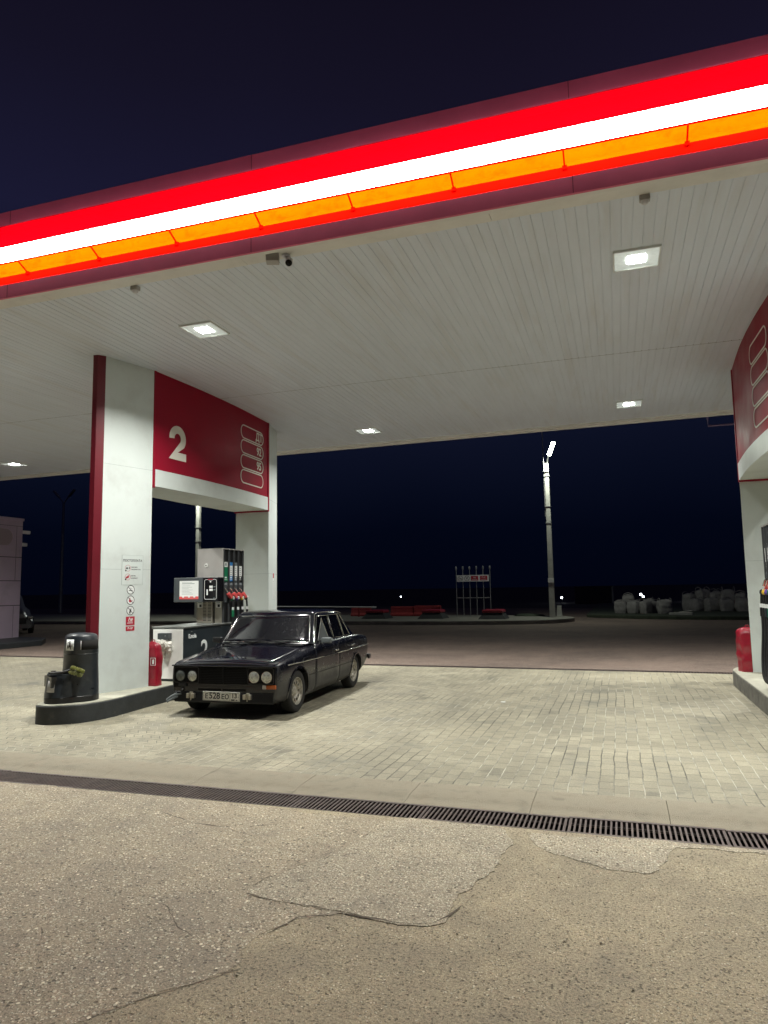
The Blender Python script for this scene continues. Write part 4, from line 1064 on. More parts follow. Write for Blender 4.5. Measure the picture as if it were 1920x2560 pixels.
# ------------------------------------------------------------------ fuel dispensers
def dispenser(loc, s, label, num):
    t = thing('fuel_dispenser', label, 'fuel pump', loc)
    X = lambda v: s * v
    def B(a, b): return MB().bb((X(a[0]), a[1], a[2]), (X(b[0]), b[1], b[2]))
    B((.03, -1.335, ZI), (.60, .62, 1.045)).build('base_cabinet', M['navy'], t, bevel=.008)
    B((.015, -1.35, 1.046), (.615, .63, 1.075)).build('lid', M['lid'], t, bevel=.006)
    B((.045, -1.350, .275), (.588, -1.336, 1.035)).build('end_panel', M['whiteplain'], t, bevel=.004)
    o_ = MB()
    for y in (-1.13, -.26): o_.lathe([(.010, 0), (.010, .006), (.004, .010)], 10, Matrix.Translation((X(.60), y, .985 + (.02 if y > -1 else 0))) @ Matrix.Rotation(R(90 * s), 4, 'Y'))
    o_.build('panel_lock', M['chrome'], t)
    fm = face_px if s > 0 else face_nx
    if num:
        text('maker_lettering', 'E.mola', .085, M['paper'], t, fm((X(.6015), -1.105, .915)), .0035, depth=.0006, spacing=.95)
        text('numeral', '2', .44, M['paper'], t, fm((X(.6015), -.76, .66)), .006, depth=.0006)
    B((.08, -.19, 1.076), (.575, .485, 2.345)).build('upper_cabinet', M['black'], t, bevel=.006)
    # brushed panel facing the camera, slightly pillowed
    o_ = MB(); o_.grid(lambda u, v: Vector((X(.082 + .514 * u), -.196 - .014 * math.sin(math.pi * u) * math.sin(math.pi * min(1, v * 1.1)), 1.45 + .897 * v)), 16, 20)
    o_.build('steel_panel', M['steel'], t, smooth=60, mods=None)
    B((.079, -.20, 2.335), (.60, .49, 2.352)).build('top_cap', M['steel'], t)
    o_ = MB(); o_.lathe([(.035, 0), (.033, .008), (.02, .010)], 24, face_ny((X(.27), -.212, 2.06))); e = o_.build('emblem', M['whiteplain'], t)
    o_ = MB(); disc(o_, 0, 0, .012, .002); o_.build('emblem_mark', M['printblack'], e, mtx=face_ny((X(.27), -.2235, 2.06)))
    # pedestal with louvres
    MB().bb((X(.085), -.20, 1.076), (X(.215), -.185, 1.45)).build('pedestal_panel', M['steeldull'], t); MB().bb((X(.44), -.20, 1.076), (X(.575), -.185, 1.45)).build('pedestal_panel', M['steeldull'], t)
    o_ = MB(); o_.bb((X(.217), -.235, 1.076), (X(.415), -.186, 1.45)); lv = o_.build('louvre_panel', M['steeldull'], t, bevel=.004)
    o_ = MB()
    for cx_ in (.262, .356):
        for k in range(13): o_.bb((X(cx_ - .034), -.2365, 1.115 + k * .025), (X(cx_ + .034), -.2345, 1.126 + k * .025))
    o_.build('louvre_slot', M['black'], lv)
    for cx_ in (.15, .51):
        p = MB().bb((X(cx_ - .052), -.204, 1.335), (X(cx_ + .052), -.200, 1.445)).build('key_plate', M['whiteplain'], t)
        MB().bb((X(cx_ - .012), -.207, 1.345), (X(cx_ + .03), -.204, 1.39)).build('key_slot', M['black'], p)
        MB().bb((X(cx_ - .04), -.206, 1.415), (X(cx_ + .035), -.204, 1.428)).build('print', M['textgrey'], p)
    # display head
    h = B((-.225, -.44, 1.437), (.352, -.245, 1.853)).build('display_housing', M['dispgrey'], t, bevel=.012)
    sh = MB().bb((X(-.105), -.4425, 1.487), (X(.268), -.440, 1.797)).build('instruction_sheet', M['paper'], t)
    MB().bb((X(-.105), -.4436, 1.487), (X(.268), -.4425, 1.533)).build('red_footer', M['pinkred'], sh)
    o_ = MB()
    for k, w in enumerate((.20, .245, .16, .20, .13, .21, .15, .19, .22)): o_.bb((X(-.055), -.4432, 1.768 - k * .0235 - (.010 if k > 1 else 0)), (X(-.055 + w), -.4425, 1.7725 - k * .0235 - (.010 if k > 1 else 0) + (.006 if k == 1 else 0)))
    o_.bb((X(-.04), -.4443, 1.507), (X(.215), -.4436, 1.513))
    o_.build('print', M['textgrey'], sh)
    o_ = MB()
    for x in (-.03, .085, .19): o_.lathe([(.022, 0), (.022, .001)], 20, face_ny((X(x), -.4437, 1.535)))
    o_.build('icon_dots', M['paper'], sh)
    k_ = B((.3525, -.438, 1.440), (.642, -.25, 1.850)).build('keypad_head', M['blackgloss'], t, bevel=.010)
    o_ = MB(); outline(o_, rrect(.235, .335, .028, 5), .006, .001, face_ny((X(.50), -.4385, 1.647))); o_.build('keypad_frame', M['paper'], k_)
    for x, z, w, hh in ((.51, 1.69, .065, .037), (.51, 1.64, .065, .037), (.50, 1.775, .026, .018), (.437, 1.60, .026, .095)):
        MB().bb((X(x - w / 2), -.4397, z - hh / 2), (X(x + w / 2), -.4385, z + hh / 2)).build('keypad_window', M['paper'], k_)
    o_ = MB()
    for x, z, w in ((.575, 1.69, .04), (.575, 1.64, .04), (.57, 1.50, .02), (.50, 1.795, .07)): o_.bb((X(x - w / 2), -.4395, z - .006), (X(x + w / 2), -.4385, z + .006))
    o_.build('print', M['textgrey'], k_)
    MB().bb((X(.45), -.4405, 1.806), (X(.545), -.4385, 1.823)).build('red_strip', M['printred'], k_)
    # four nozzle bays on the lane side
    ye = (-.18, 0.0, .165, .322, .485)
    for y in ye: B((.56, y - .006, 1.076), (.604, y + .006, 2.335)).build('bay_fin', M['finedge'], t)
    ads = (('green', 'green'), ('blue', 'blue'), ('greyad', 'greyad'), ('black', 'black'))
    col = ('green', 'purple', 'yellow', 'black')
    for i in range(4):
        y0, y1 = ye[i] + .02, ye[i + 1] - .02; yc = (y0 + y1) / 2
        ad = B((.575, y0, 1.785), (.5875, y1 - .015, 2.115)).build('fuel_card', M[ads[i][0]], t)
        z0, z1 = ((2.03, 2.114) if i == 0 else (1.875, 2.055))
        B((.5876, y0 + .003, z0), (.5888, y1 - .018, z1)).build('card_print', M['paper'], ad)
        o_ = MB(); o_.bb((X(.5878), y0 + .03, 1.835), (X(.5888), y1 - .045, 1.860)); o_.bb((X(.5878), y0 + .02, 1.808), (X(.5888), y1 - .035, 1.816)); o_.build('card_grade', M['paper'], ad)
        o_ = MB()
        for k in range(4): o_.bb((X(.5889), y0 + .03, z0 + .02 + k * (z1 - z0 - .03) / 4), (X(.5893), y1 - .05, z0 + .034 + k * (z1 - z0 - .03) / 4))
        o_.build('card_text', M['textgrey'], ad)
        o_ = MB(); o_.loft([[(X(.576), y0, z), (X(.576 + .02 * q), yc + .02, z), (X(.576), y1, z)] for z, q in ((1.42, 1), (1.72, 1.4), (1.765, 0.2))], cap=False); o_.build('holster', M['dispgrey'], t)
        yb = yc + .03
        nz = MB().prism_m(rrect(.155, .062, .025, 4), .052, frame((X(.62), yb, 1.535), Vector((0, .82, -.57)), Vector((0, .57, .82)), Vector((1, 0, 0)))).build('nozzle', M['pinkred'], t, bevel=.008)
        MB().tube([(X(.60), yb - .10, 1.665), (X(.63), yb - .085, 1.635), (X(.645), yb - .05, 1.565)], [.010, .012, .014], 8).build('spout', M['chrome'], nz, smooth=40)
        MB().tube([(X(.645), yb + .045, 1.495), (X(.648), yb + .075, 1.472)], [.034, .030], 12).build('collar', M[col[i]], nz, smooth=40)
        MB().lathe([(.012, 0), (.027, .0), (.027, .012), (.012, .012)], 16, frame((X(.665), yb + .085, 1.495), (0, 1, 0), (0, 0, 1), (1, 0, 0)), cap=False).build('swivel_ring', M['whiteplain'], nz)
        hp = [Vector((X(.65), yb + .08, 1.47)), Vector((X(.66), yb + .085, 1.30)), Vector((X(.665), yb + .075, 1.0)), Vector((X(.70), yb + .05, .62)), Vector((X(.71), yb - .02, .40)), Vector((X(.67), yb - .08, .33)), Vector((X(.61), yb - .12, .42))]
        pth = []
        for a in range(len(hp) - 1):
            p0, p1, p2, p3 = hp[max(a - 1, 0)], hp[a], hp[a + 1], hp[min(a + 2, len(hp) - 1)]
            for q in range(6):
                u = q / 6; pth.append(.5 * ((2 * p1) + (p2 - p0) * u + (2 * p0 - 5 * p1 + 4 * p2 - p3) * u * u + (3 * p1 - p0 - 3 * p2 + p3) * u ** 3))
        pth.append(hp[-1])
        MB().tube(pth, .0165, 10).build('hose', M['rubber'], nz, smooth=60)
        MB().tube([(X(.66), yb + .0855, 1.335), (X(.6605), yb + .085, 1.285)], .0215, 12).build('hose_band', M['paper'], nz, smooth=40)
        MB().tube([(X(.661), yb + .085, 1.283), (X(.664), yb + .080, 1.17)], .0225, 12).build('hose_sleeve', M[('green', 'navy', 'black', 'black')[i]], nz, smooth=40)
    return t
dispenser(PA, 1, 'fuel pump with steel front, payment screen and four nozzles beside the dark sedan', True)
dispenser(PB + Vector((.15, -.52, 0)), -1, 'fuel pump with black hoses cut off by the right picture edge', False)

# paper towel dispenser and the paper hanging from it
t = thing('towel_dispenser', 'small grey paper towel box on the white end of the fuel pump', 'dispenser', (-6.735, 9.488, .93))
MB().bb((-.10, -.095, -.05), (.10, 0, .05)).build('box', M['dispgrey'], t, bevel=.008)
MB().lathe([(.007, 0), (.007, .003)], 10, face_ny((.045, -.096, .01))).build('lock', M['chrome'], t)
o = MB()
o.blob((-.01, -.075, -.135), (.25, .15, .17), 3, .75, 4, 2.4)
for i, (x, y, z, d) in enumerate(((-.085, -.06, -.15, .12), (.08, -.07, -.15, .13), (.02, -.12, -.12, .13), (-.04, -.12, -.15, .12), (.085, -.05, -.21, .08))): o.blob((x, y, z), (d, d * .8, d), i + 9, .8, 3, 3.0)
ob = o.build('paper_wad', M['tissue'], smooth=70, loc=(-6.735, 9.488, .93))
tag(ob, 'crumpled white paper towels hanging from the small grey box', 'paper towels')
o = MB(); o.loft([[(x * w, y, z) for x, y in ((-1, 0), (-.3, -.02), (.4, .012), (1, -.01), (.4, .020), (-.3, -.012))] for z, w, y in ((-.19, .065, 0), (-.25, .055, 0), (-.31, .03, 0), (-.35, .006, 0))])
o2 = o.build('paper_tongue', M['tissue'], ob, loc=(.01, -.07, 0))

# ------------------------------------------------------------------ extinguisher covers
def cover(loc, w, d, h, rz, lab, seed, mark):
    t = thing('extinguisher_cover', lab, 'cover', loc, rz, 'red covers beside the columns')
    rings = []
    nz = 30
    for k in range(nz + 1):
        v = k / nz; z = h * v
        f = 1.0 if v < .80 else math.sqrt(max(0.02, 1 - ((v - .80) / .205) ** 2.8))
        f *= 1 - .05 * (1 - v)
        ring = []
        for i, (x, y) in enumerate(rrect(w, d, min(w, d) * .17, 6)):
            q = 1 + .15 * noise.noise((x * 8 + seed, y * 8, z * 6)) * (1.2 - abs(v - .6)) + (.07 * noise.noise((x * 22, y * 22 + seed, z * 14))) + .05 * noise.noise((x * 9 + z * 14, y * 9 - z * 10, seed))
            ring.append((x * f * q, y * f * q, z - .02 * noise.noise((x * 9, y * 9, seed))* v))
        rings.append(ring)
    o_ = MB().loft(rings)
    o_.build('cloth', M['redcloth'], t, smooth=55)
    o_ = MB(); o_.tube([(-.03, 0, h - .012), (-.02, 0, h + .03), (.02, 0, h + .03), (.03, 0, h - .012)], .008, 6); o_.build('knot', M['redcloth'], t)
    if mark:
        m_ = frame((w * .30, -d / 2 - .012, .36), (1, 0, 0), (0, 0, 1), (0, -1, 0))
        o_ = MB(); outline(o_, [(.045, .055), (-.045, .055), (-.045, -.055), (.045, -.055)], .009, .003, m_); o_.prism_m([(-.012, -.035), (.016, -.035), (.016, .02), (.004, .036), (-.012, .02)], .003, m_); o_.build('pictogram', M['paper'], t)
    return t
cover((-6.655, 9.055, ZI), .235, .17, .64, 0, 'wrinkled red cover standing between the white column and the fuel pump', 2, True)
cover((1.885, 12.42, ZI), .30, .25, .68, R(12), 'wrinkled red cover on the grey island at the right picture edge', 8, False)

# ------------------------------------------------------------------ litter bin with washing bucket
t = thing('litter_bin', 'dark plastic litter bin with moulded washing bucket at the island tip', 'bin', (-6.745, 7.655, ZI), R(-30.7))
def hull(r1, r2, dy, n=20):
    out = []
    for k in range(n + 1):
        a = R(-10 + 200 * k / n); out.append((r1 * math.cos(a), r1 * math.sin(a)))
    for k in range(n + 1):
        a = R(190 + 160 * k / n); out.append((r2 * math.cos(a), dy + r2 * math.sin(a)))
    return out
MB().prism(hull(.232, .198, -.235), 0, .075).build('plinth', M['black'], t, smooth=40, bevel=.006)
def sq(r, z, n=32, p=2.5, dy=0): return [(r * (abs(math.cos(2 * math.pi * k / n)) ** (2 / p)) * (1 if math.cos(2 * math.pi * k / n) >= 0 else -1), dy + r * (abs(math.sin(2 * math.pi * k / n)) ** (2 / p)) * (1 if math.sin(2 * math.pi * k / n) >= 0 else -1), z) for k in range(n)]
o = MB(); o.loft([sq(r, z) for r, z in ((.222, .076), (.217, .2), (.203, .585), (.2055, .59), (.2055, .60), (.201, .605))]); o.build('body', M['binplastic'], t, smooth=40)
o = MB(); o.loft([sq(r, z) for r, z in ((.203, .606), (.207, .612), (.1955, .76), (.190, .82), (.174, .843), (.135, .858), (.07, .866), (.01, .868))]); hood = o.build('hood', M['binplastic'], t, smooth=40)
def wall_patch(name, m, a0, a1, z0, z1, off, par, rr, dy=0, n=12, p=2.5):
    """a curved plate hugging the squarish wall; angles in local degrees"""
    def f(u, v):
        a = R(a0 + (a1 - a0) * u); z = z0 + (z1 - z0) * v; r = rr(z) + off
        c, s_ = math.cos(a), math.sin(a)
        return Vector((r * abs(c) ** (2 / p) * (1 if c >= 0 else -1), dy + r * abs(s_) ** (2 / p) * (1 if s_ >= 0 else -1), z))
    o_ = MB().grid(f, n, 2); b = o_.build(name, m, par, smooth=60)
    md = b.modifiers.new('solid', 'SOLIDIFY'); md.thickness = .003; md.offset = 0
    return b
hr = lambda z: .207 - (z - .612) * .0777
# world angles minus the bin's own turn (-30.7 degrees)
wall_patch('opening', M['channel'], -13, 58, .655, .775, .002, hood, hr)
wall_patch('opening_edge', M['boxgrey'], -17, -13.5, .66, .772, .003, hood, hr, n=3)
stk = wall_patch('sticker', M['paper'], -82, -42, .65, .79, .003, hood, hr)
# person throwing litter, drawn on the sticker
def on_wall(aw, z, rr, off=.006, dy=0, p=2.5):
    a = R(aw); c, s_ = math.cos(a), math.sin(a); r = rr(z) + off
    pos = Vector((r * abs(c) ** (2 / p) * (1 if c >= 0 else -1), dy + r * abs(s_) ** (2 / p) * (1 if s_ >= 0 else -1), z))
    nn = Vector((math.cos(a), math.sin(a), 0)); nn = Vector((.35, -.94, 0)).normalized() if -90 < aw < -40 else nn
    return frame(pos, Vector((-nn.y, nn.x, 0)), (0, 0, 1), nn)
mm = on_wall(-62, .72, hr, .006)
o = MB()
o.prism_m([(.012 + .009 * math.cos(k * .52), .048 + .009 * math.sin(k * .52)) for k in range(12)], .002, mm)
for q in ([(-.03, .036), (-.03, .028), (.0, .028), (.0, .0), (.022, .0), (.022, .036)], [(.0, .002), (-.018, -.055), (-.008, -.055), (.010, -.014), (.022, -.055), (.034, -.055), (.022, .002)], [(-.04, -.005), (-.034, -.055), (-.020, -.055), (-.016, -.005)]):
    o.prism_m(q, .002, mm)
o.build('pictogram', M['printblack'], hood)
o = MB(); o.loft([sq(r, z, 32, 2.6, -.235) for r, z in ((.192, .076), (.188, .12), (.163, .352), (.166, .356), (.164, .362), (.150, .362), (.148, .33))], cap=False); bk = o.build('bucket', M['binplastic'], t, smooth=40)
o = MB(); o.loft([sq(.149, .335, 32, 2.6, -.235)], cap=True); o.bb((-.148, -.40, .20), (.148, -.11, .335)); o.build('water', M['blackgloss'], bk)
br_ = lambda z: .192 - (z - .08) * .107
wall_patch('label_plate', M['boxgrey'], -82, -38, .145, .285, .003, bk, br_, -.235, p=2.6)
o = MB(); o.prism_m(rrect(.26, .13, .02, 4), .012, frame((-.03, -.27, .368), Vector((.95, .3, .05)).normalized(), Vector((-.3, .95, 0)).normalized(), (0, 0, 1))); o.prism_m(rrect(.10, .02, .008, 4), .010, frame((-.09, -.31, .382), Vector((.95, .3, .05)).normalized(), Vector((-.3, .95, 0)).normalized(), (0, 0, 1)))
o.build('bucket_lid', M['black'], bk, bevel=.003)
# washing brush
t = thing('washing_brush', 'yellow green washing brush lying on the bucket rim', 'brush', (-6.60, 7.42, .628), R(38))
o = MB()
for k in range(520):
    a = random.uniform(0, 2 * math.pi); x = random.uniform(-.085, .085); r = .052 + random.uniform(-.008, .006)
    if abs(x) > .075: r *= .85
    d = Vector((random.uniform(-.12, .12), math.cos(a), math.sin(a))); d.normalize(); b = Vector((x, 0, 0)) + d * .018; e = Vector((x, 0, 0)) + d * r
    s_ = Vector((1, 0, 0)) * .0045; s2 = d.cross(Vector((1, 0, 0))).normalized() * .0045
    o.quad(b - s_, b + s_, e + s_, e - s_); o.quad(b - s2, b + s2, e + s2, e - s2)
o.build('bristles', M['brush'], t, mtx=Matrix.Rotation(R(22), 4, 'Y'))
o = MB(); o.tube([(-.07, 0, .02), (-.16, -.01, .0), (-.30, -.03, -.01)], [.016, .013, .013], 8); o.lathe([(.02, -.07), (.02, .07)], 10, Matrix.Rotation(R(90 + 22), 4, 'Y')); o.build('handle', M['black'], t, smooth=50)

# ------------------------------------------------------------------ camera and sensors on the canopy
def cctv(loc, rz, tilt, lab):
    t = thing('security_camera', lab, 'camera', loc, rz)
    MB().bb((-.20, -.06, -.085), (-.07, .05, 0)).build('junction_box', M['boxgrey'], t, bevel=.006)
    o_ = MB(); o_.lathe([(.045, 0), (.045, -.012)], 16, Matrix.Translation((.0, 0, 0))); o_.tube([(0, 0, -.01), (.01, -.01, -.045), (.03, -.02, -.06)], .017, 8); o_.build('bracket', M['camwhite'], t, smooth=40)
    m_ = Matrix.Translation((.035, -.03, -.085)) @ Matrix.Rotation(R(tilt), 4, 'X') @ Matrix.Rotation(R(90), 4, 'X')
    b_ = MB().lathe([(.030, -.06), (.038, -.05), (.038, .075), (.034, .08)], 20, m_).build('body', M['camwhite'], t, smooth=40)
    MB().lathe([(.034, .0805), (.033, .083), (.014, .084), (.010, .080)], 20, m_).build('lens', M['blackgloss'], b_, smooth=30)
    o_ = MB(); o_.grid(lambda u, v: m_ @ Vector((.043 * math.cos(R(20 + 140 * u)), .043 * math.sin(R(20 + 140 * u)), -.05 + .15 * v)), 10, 1); e = o_.build('sunshield', M['camwhite'], b_, smooth=60); md = e.modifiers.new('solid', 'SOLIDIFY'); md.thickness = .003
cctv((-3.07, 6.24, HC - .003), R(22), 32, 'small white bullet camera under the front edge of the canopy')
cctv((-13.55, 15.72, HC - .07), R(150), 20, 'white camera under the rear canopy edge left of the portal')
for x, l in ((-4.98, 'left'), (.39, 'right')):
    t = thing('motion_sensor', 'small grey sensor on the canopy edge above the ' + ('dark sedan' if l == 'left' else 'empty pump lane') , 'sensor', (x, 6.33, HC))
    MB().bb((-.045, -.035, -.05), (.045, .035, 0)).build('housing', M['boxgrey'], t, bevel=.008)
    MB().lathe([(.036, -.05), (.03, -.072), (.015, -.082), (.002, -.084)], 16).build('dome', M['camwhite'], t, smooth=50)

# ------------------------------------------------------------------ litter on the paving
t = MB().prism_m([(-.03, -.012), (.035, -.018), (.03, .012), (-.025, .016)], .002, frame((-1.62, 10.1, .004), (1, .2, 0), (-.2, 1, .1), (0, 0, 1))).build('paper_scrap', M['paper'])
tag(t, 'scrap of white paper lying on the open paving', 'litter')
for i in range(46):                                               # crumbs of grit and leaves lodged in joints
    pass

# ------------------------------------------------------------------ far traffic island
FI = [(-60, 31.5), (-11.6, 30.2), (-8.1, 29.9), (-4.6, 30.3), (-2.8, 31.2), (-1.95, 32.6), (-2.0, 34.2), (-2.9, 35.6), (-6, 36.3), (-12, 37.0), (-60, 44)]
ZF = .17
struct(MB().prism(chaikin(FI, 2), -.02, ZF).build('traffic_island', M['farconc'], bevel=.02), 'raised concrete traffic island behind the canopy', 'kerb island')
# vent pipes with the long sign
VX, VY = -6.88, 34.9
t = thing('vent_rack', 'rack of six vent pipes with caps behind the canopy', 'vent pipes', (VX, VY, ZF), R(2))
for k in range(6):
    x = -.845 + 1.69 * k / 5
    p = MB().tube([(x, 0, 0), (x, 0, 2.36)], .021, 8).build('pipe', M['polegrey'], t, smooth=40)
    MB().lathe([(.028, 2.31), (.046, 2.35), (.046, 2.43), (.03, 2.49), (.001, 2.50)], 12, Matrix.Translation((x, 0, 0))).build('cap', M['polegrey'], p, smooth=40)
MB().bb((-.87, -.03, .90), (.87, -.005, .94)).build('crossbar', M['polegrey'], t)
sg = thing('warning_board', 'long white board with two ban rings and red blocks on the vent pipes', 'sign', (VX, VY - .05, ZF + 1.885), R(2))
MB().bb((-.80, -.02, -.16), (.80, 0, .16)).build('board', M['boardwhite'], sg)
for k, x in enumerate((-.62, -.29)):
    o = MB(); arc_ring(o, 0, 0, .116, .132, .004); bar(o, 0, 0, .24, .015, -45, .001, .003); bar(o, 0, -.02 + .03 * k, .15, .026, 0 if k == 0 else 55, .001, .002); o.build('ban_ring', M['printblack'], sg, mtx=face_ny((x, -.0205, 0)))
for x in (.09, .545):
    o = MB().bb((x - .18, -.024, -.11), (x + .18, -.0202, .115)).build('red_block', M['printred'], sg)
    text('lettering', 'Ан' if x < .3 else 'В-1г', .10, M['boardwhite'], o, face_ny((x, -.0245, .035)), .003, depth=.001)
    MB().bb((x - .13, -.0252, -.07), (x + .13, -.0242, -.055)).build('small_print', M['boardwhite'], o)
# tank hatches
for x, y, lab in ((-11.29, 32.95, 'dark stepped tank hatch with red lid nearest the barrier'), (-8.42, 32.8, 'dark stepped tank hatch with red lid in front of the red blocks'), (-5.45, 32.3, 'dark stepped tank hatch with red lid beside the vent pipes')):
    t = thing('tank_hatch', lab, 'hatch', (x, y, ZF), 0, 'tank hatches on the traffic island')
    o = MB(); o.loft([[(sx * w, sy_ * w, z) for sx, sy_ in ((1, 1), (-1, 1), (-1, -1), (1, -1))] for w, z in ((.62, 0), (.60, .03), (.43, .26), (.43, .28))]); o.build('skirt', M['hatch'], t)
    o = MB(); o.loft([[(sx * w, sy_ * w, z) for sx, sy_ in ((1, 1), (-1, 1), (-1, -1), (1, -1))] for w, z in ((.465, .281), (.465, .38), (.42, .415), (.25, .43))]); o.build('lid', M['hatchred'], t, bevel=.02)
# red barrier blocks
for x, y, w, h, lab in ((-10.78, 35.6, .64, .50, 'red plastic road block, left one of the touching pair'), (-9.41, 35.5, .70, .54, 'red plastic road block, right one of the touching pair'), (-13.2, 35.9, .55, .45, 'red block under the raised end of the white boom')):
    t = thing('road_block', lab, 'barrier', (x, y, ZF), R(-2), 'red road blocks')
    o = MB(); o.loft([[(sx * w, sy_ * q, z * h) for sx, sy_ in ((1, 1), (-1, 1), (-1, -1), (1, -1))] for q, z in ((.24, 0), (.24, .2), (.14, .36), (.11, 1))]); o.build('body', M['barrier'], t, bevel=.025)
    MB().bb((-w * .96, -.125, h * .72), (w * .96, .125, h * .84)).build('reflective_band', M['hatchred'], t)
t = thing('boom_barrier', 'long white boom pole lying level above the island', 'barrier', (-14.2, 35.0, ZF), 0)
MB().tube([(-4.6, 0, .58), (-.6, 0, .53), (2.07, 0, .49)], [.022, .03, .034], 10).build('boom', M['whiteplain'], t, smooth=40)
MB().bb((1.90, -.05, .445), (2.14, .05, .535)).build('boom_end', M['whiteplain'], t)
MB().bb((1.15, -.03, 0), (1.22, .03, .47)).build('support', M['barrier'], t)
t = thing('marker_post', 'short white post at the foot of the lit lamp post', 'post', (-2.72, 34.6, ZF))
o = MB(); o.loft([[(sx * w, sy_ * w * .8, z) for sx, sy_ in ((1, 1), (-1, 1), (-1, -1), (1, -1))] for w, z in ((.13, 0), (.095, .43), (.095, .455), (.08, .47))]); o.build('shaft', M['concrete'], t)
MB().bb((-.10, -.08, .47), (.10, .08, .50)).build('cap', M['whiteplain'], t)
t = MB().blob((0, 0, 0), (1.6, .7, .22), 4, .3, 3).build('grass_mound', M['grass'], smooth=60, loc=(-4.2, 35.2, ZF)); struct(t, 'low grassy mound on the traffic island', 'mound')

# lamp posts
def lamp_post(loc, lab, lit, h=7.25):
    t = thing('lamp_post', lab, 'lamp post', loc)
    MB().loft([[(sx * w, sy_ * w, z) for sx, sy_ in ((1, 1), (-1, 1), (-1, -1), (1, -1))] for w, z in ((.128, 0), (.092, h))]).build('post', M['concrete'], t, bevel=.015)
    o_ = MB()
    for z in (5.15, 4.36, 6.6): o_.bb((-.125, -.125, z), (.125, .125, z + .04))
    o_.build('clamp', M['polegrey'], t)
    MB().bb((-.135, -.15, 1.60), (.135, -.129, 1.80)).build('plate', M['whiteplain'], t)
    if lit:
        MB().bb((-.12, -.17, 6.82), (.10, -.105, 7.20)).build('control_box', M['whiteplain'], t, bevel=.01)
        MB().tube([(-.135, -.05, 4.7), (-.13, -.05, 9.0)], .02, 8).build('mast', M['polegrey'], t, smooth=40)
        MB().tube([(.05, 0, 7.2), (.07, -.12, 7.40), (.14, -.38, 7.52)], .03, 8).build('arm', M['polegrey'], t, smooth=40)
        yv = Vector((.27, -.10, .62)).normalized(); zv = Vector((-.05, .80, .40)); zv = (zv - yv * zv.dot(yv)).normalized(); xv = yv.cross(zv)
        m_ = frame((.29, -.42, 7.86), xv, yv, zv)
        hd = MB().bb((-.10, -.34, -.0), (.10, .34, .06)).build('lamp_head', M['polegrey'], t, bevel=.02, mtx=m_)
        MB().bb((-.085, -.325, -.012), (.085, .325, -.001)).build('led_panel', M['led_street'], hd)
        ld = bpy.data.lights.new('street_light', 'AREA'); ld.energy = POST_W; ld.size = .16; ld.color = (.92, 1, .86)
        lo = bpy.data.objects.new('street_light', ld); C.objects.link(lo); lo.parent = t; lo.location = (.36, -.85, 7.55)
    return t
lamp_post((-2.975, 33.84, ZF), 'lit concrete lamp post with tall mast right of the vent pipes', True)
lamp_post((-22.15, 34.0, 0), 'pale concrete lamp post seen through the left pump portal', True)
t = thing('lamp_post', 'dark unlit lamp post with two raised heads in the left distance', 'lamp post', (-45.5, 49, 0))
MB().tube([(0, 0, 0), (0, 0, 4), (0, 0, 9.5)], [.16, .14, .10], 10).build('post', M['polegrey'], t, smooth=40)
for s_ in (-1, 1):
    a = MB().tube([(0, 0, 9.4), (s_ * .25, 0, 9.75), (s_ * .5, 0, 10.0)], .05, 8).build('arm', M['polegrey'], t, smooth=40)
    MB().box((s_ * .82, 0, 10.32), (.85, .28, .14), Matrix.Rotation(R(-44 * s_), 3, 'Y')).build('lamp_head', M['polegrey'], a, bevel=.04)

# ------------------------------------------------------------------ pale building at the left edge
BL = (-19.72, 19.35, .15)
t = thing('service_building', 'pale lilac panelled building at the left edge with round sign', 'building', BL, R(90))
o = MB(); o.bb((-9, 0, .0), (0, 6, 4.02)); o.build('wall', M['lilac'], t)
o = MB(); o.bb((-9.0, -.03, 4.021), (.03, 6, 4.11)); o.build('parapet', M['lilac'], t)
o = MB()
for z in (3.83, 2.75, 1.94, 1.10): o.bb((-9, -.004, z - (.012 if z < 3.5 else .006)), (0.004, 6, z + (.012 if z < 3.5 else .006)))
for x, a, b in ((-.25, 2.77, 3.82), (-.25, 1.96, 2.73), (-.27, .02, 1.08), (-1.7, .02, 3.8), (-3.6, .02, 3.8), (-6.3, .02, 3.8)): o.bb((x - .006, -.003, a), (x + .006, .02, b))
o.build('panel_joint', M['lilacdark'], t)
sgn = thing('round_sign', 'rounded blank sign plate on the lilac wall at the left edge', 'sign', BL, R(90))
MB().prism_m(rrect(2.0, .56, .27, 8), .06, face_ny((-1.48, -.001, 3.42))).build('plate', mat('sign_plate', (.42, .34, .37), .6), sgn)
o = MB(); outline(o, rrect(2.06, .62, .30, 8), .03, .08, face_ny((-1.48, -.001, 3.42))); o.build('rim', M['lilac'], sgn)
for x, z, l, lab in ((.05, 3.65, .32, 'white camera on the corner of the lilac building, upper one'), (.02, 3.21, .20, 'white camera on the corner of the lilac building, lower one')):
    c = thing('wall_camera', lab, 'camera', BL, R(90))
    MB().bb((.032, .02, z - .06), (.05 + l, .14, z + .055)).build('body', M['whiteplain'], c, bevel=.01)
    MB().bb((.05 + l, .03, z - .03), (.07 + l, .13, z + .05)).build('hood', M['boxgrey'], c)
    MB().bb((0.001, .05, z - .02), (.034, .09, z + .02)).build('bracket', M['boxgrey'], c)
o = MB(); o.prism([(-30, 6), (-17.9, 6), (-17.55, 16.6), (-17.45, 18.05), (-18.4, 19.2), (-19.7, 19.5), (-30, 19.6)] + 0 * [(-19.15, 19.6), (-20.4, 20.6), (-21.8, 21.62), (-22.0, 22), (-30, 22)], -.02, .16); struct(o.build('building_apron', M['kerbdark'], bevel=.02), 'dark kerbed apron around the lilac building', 'kerb')

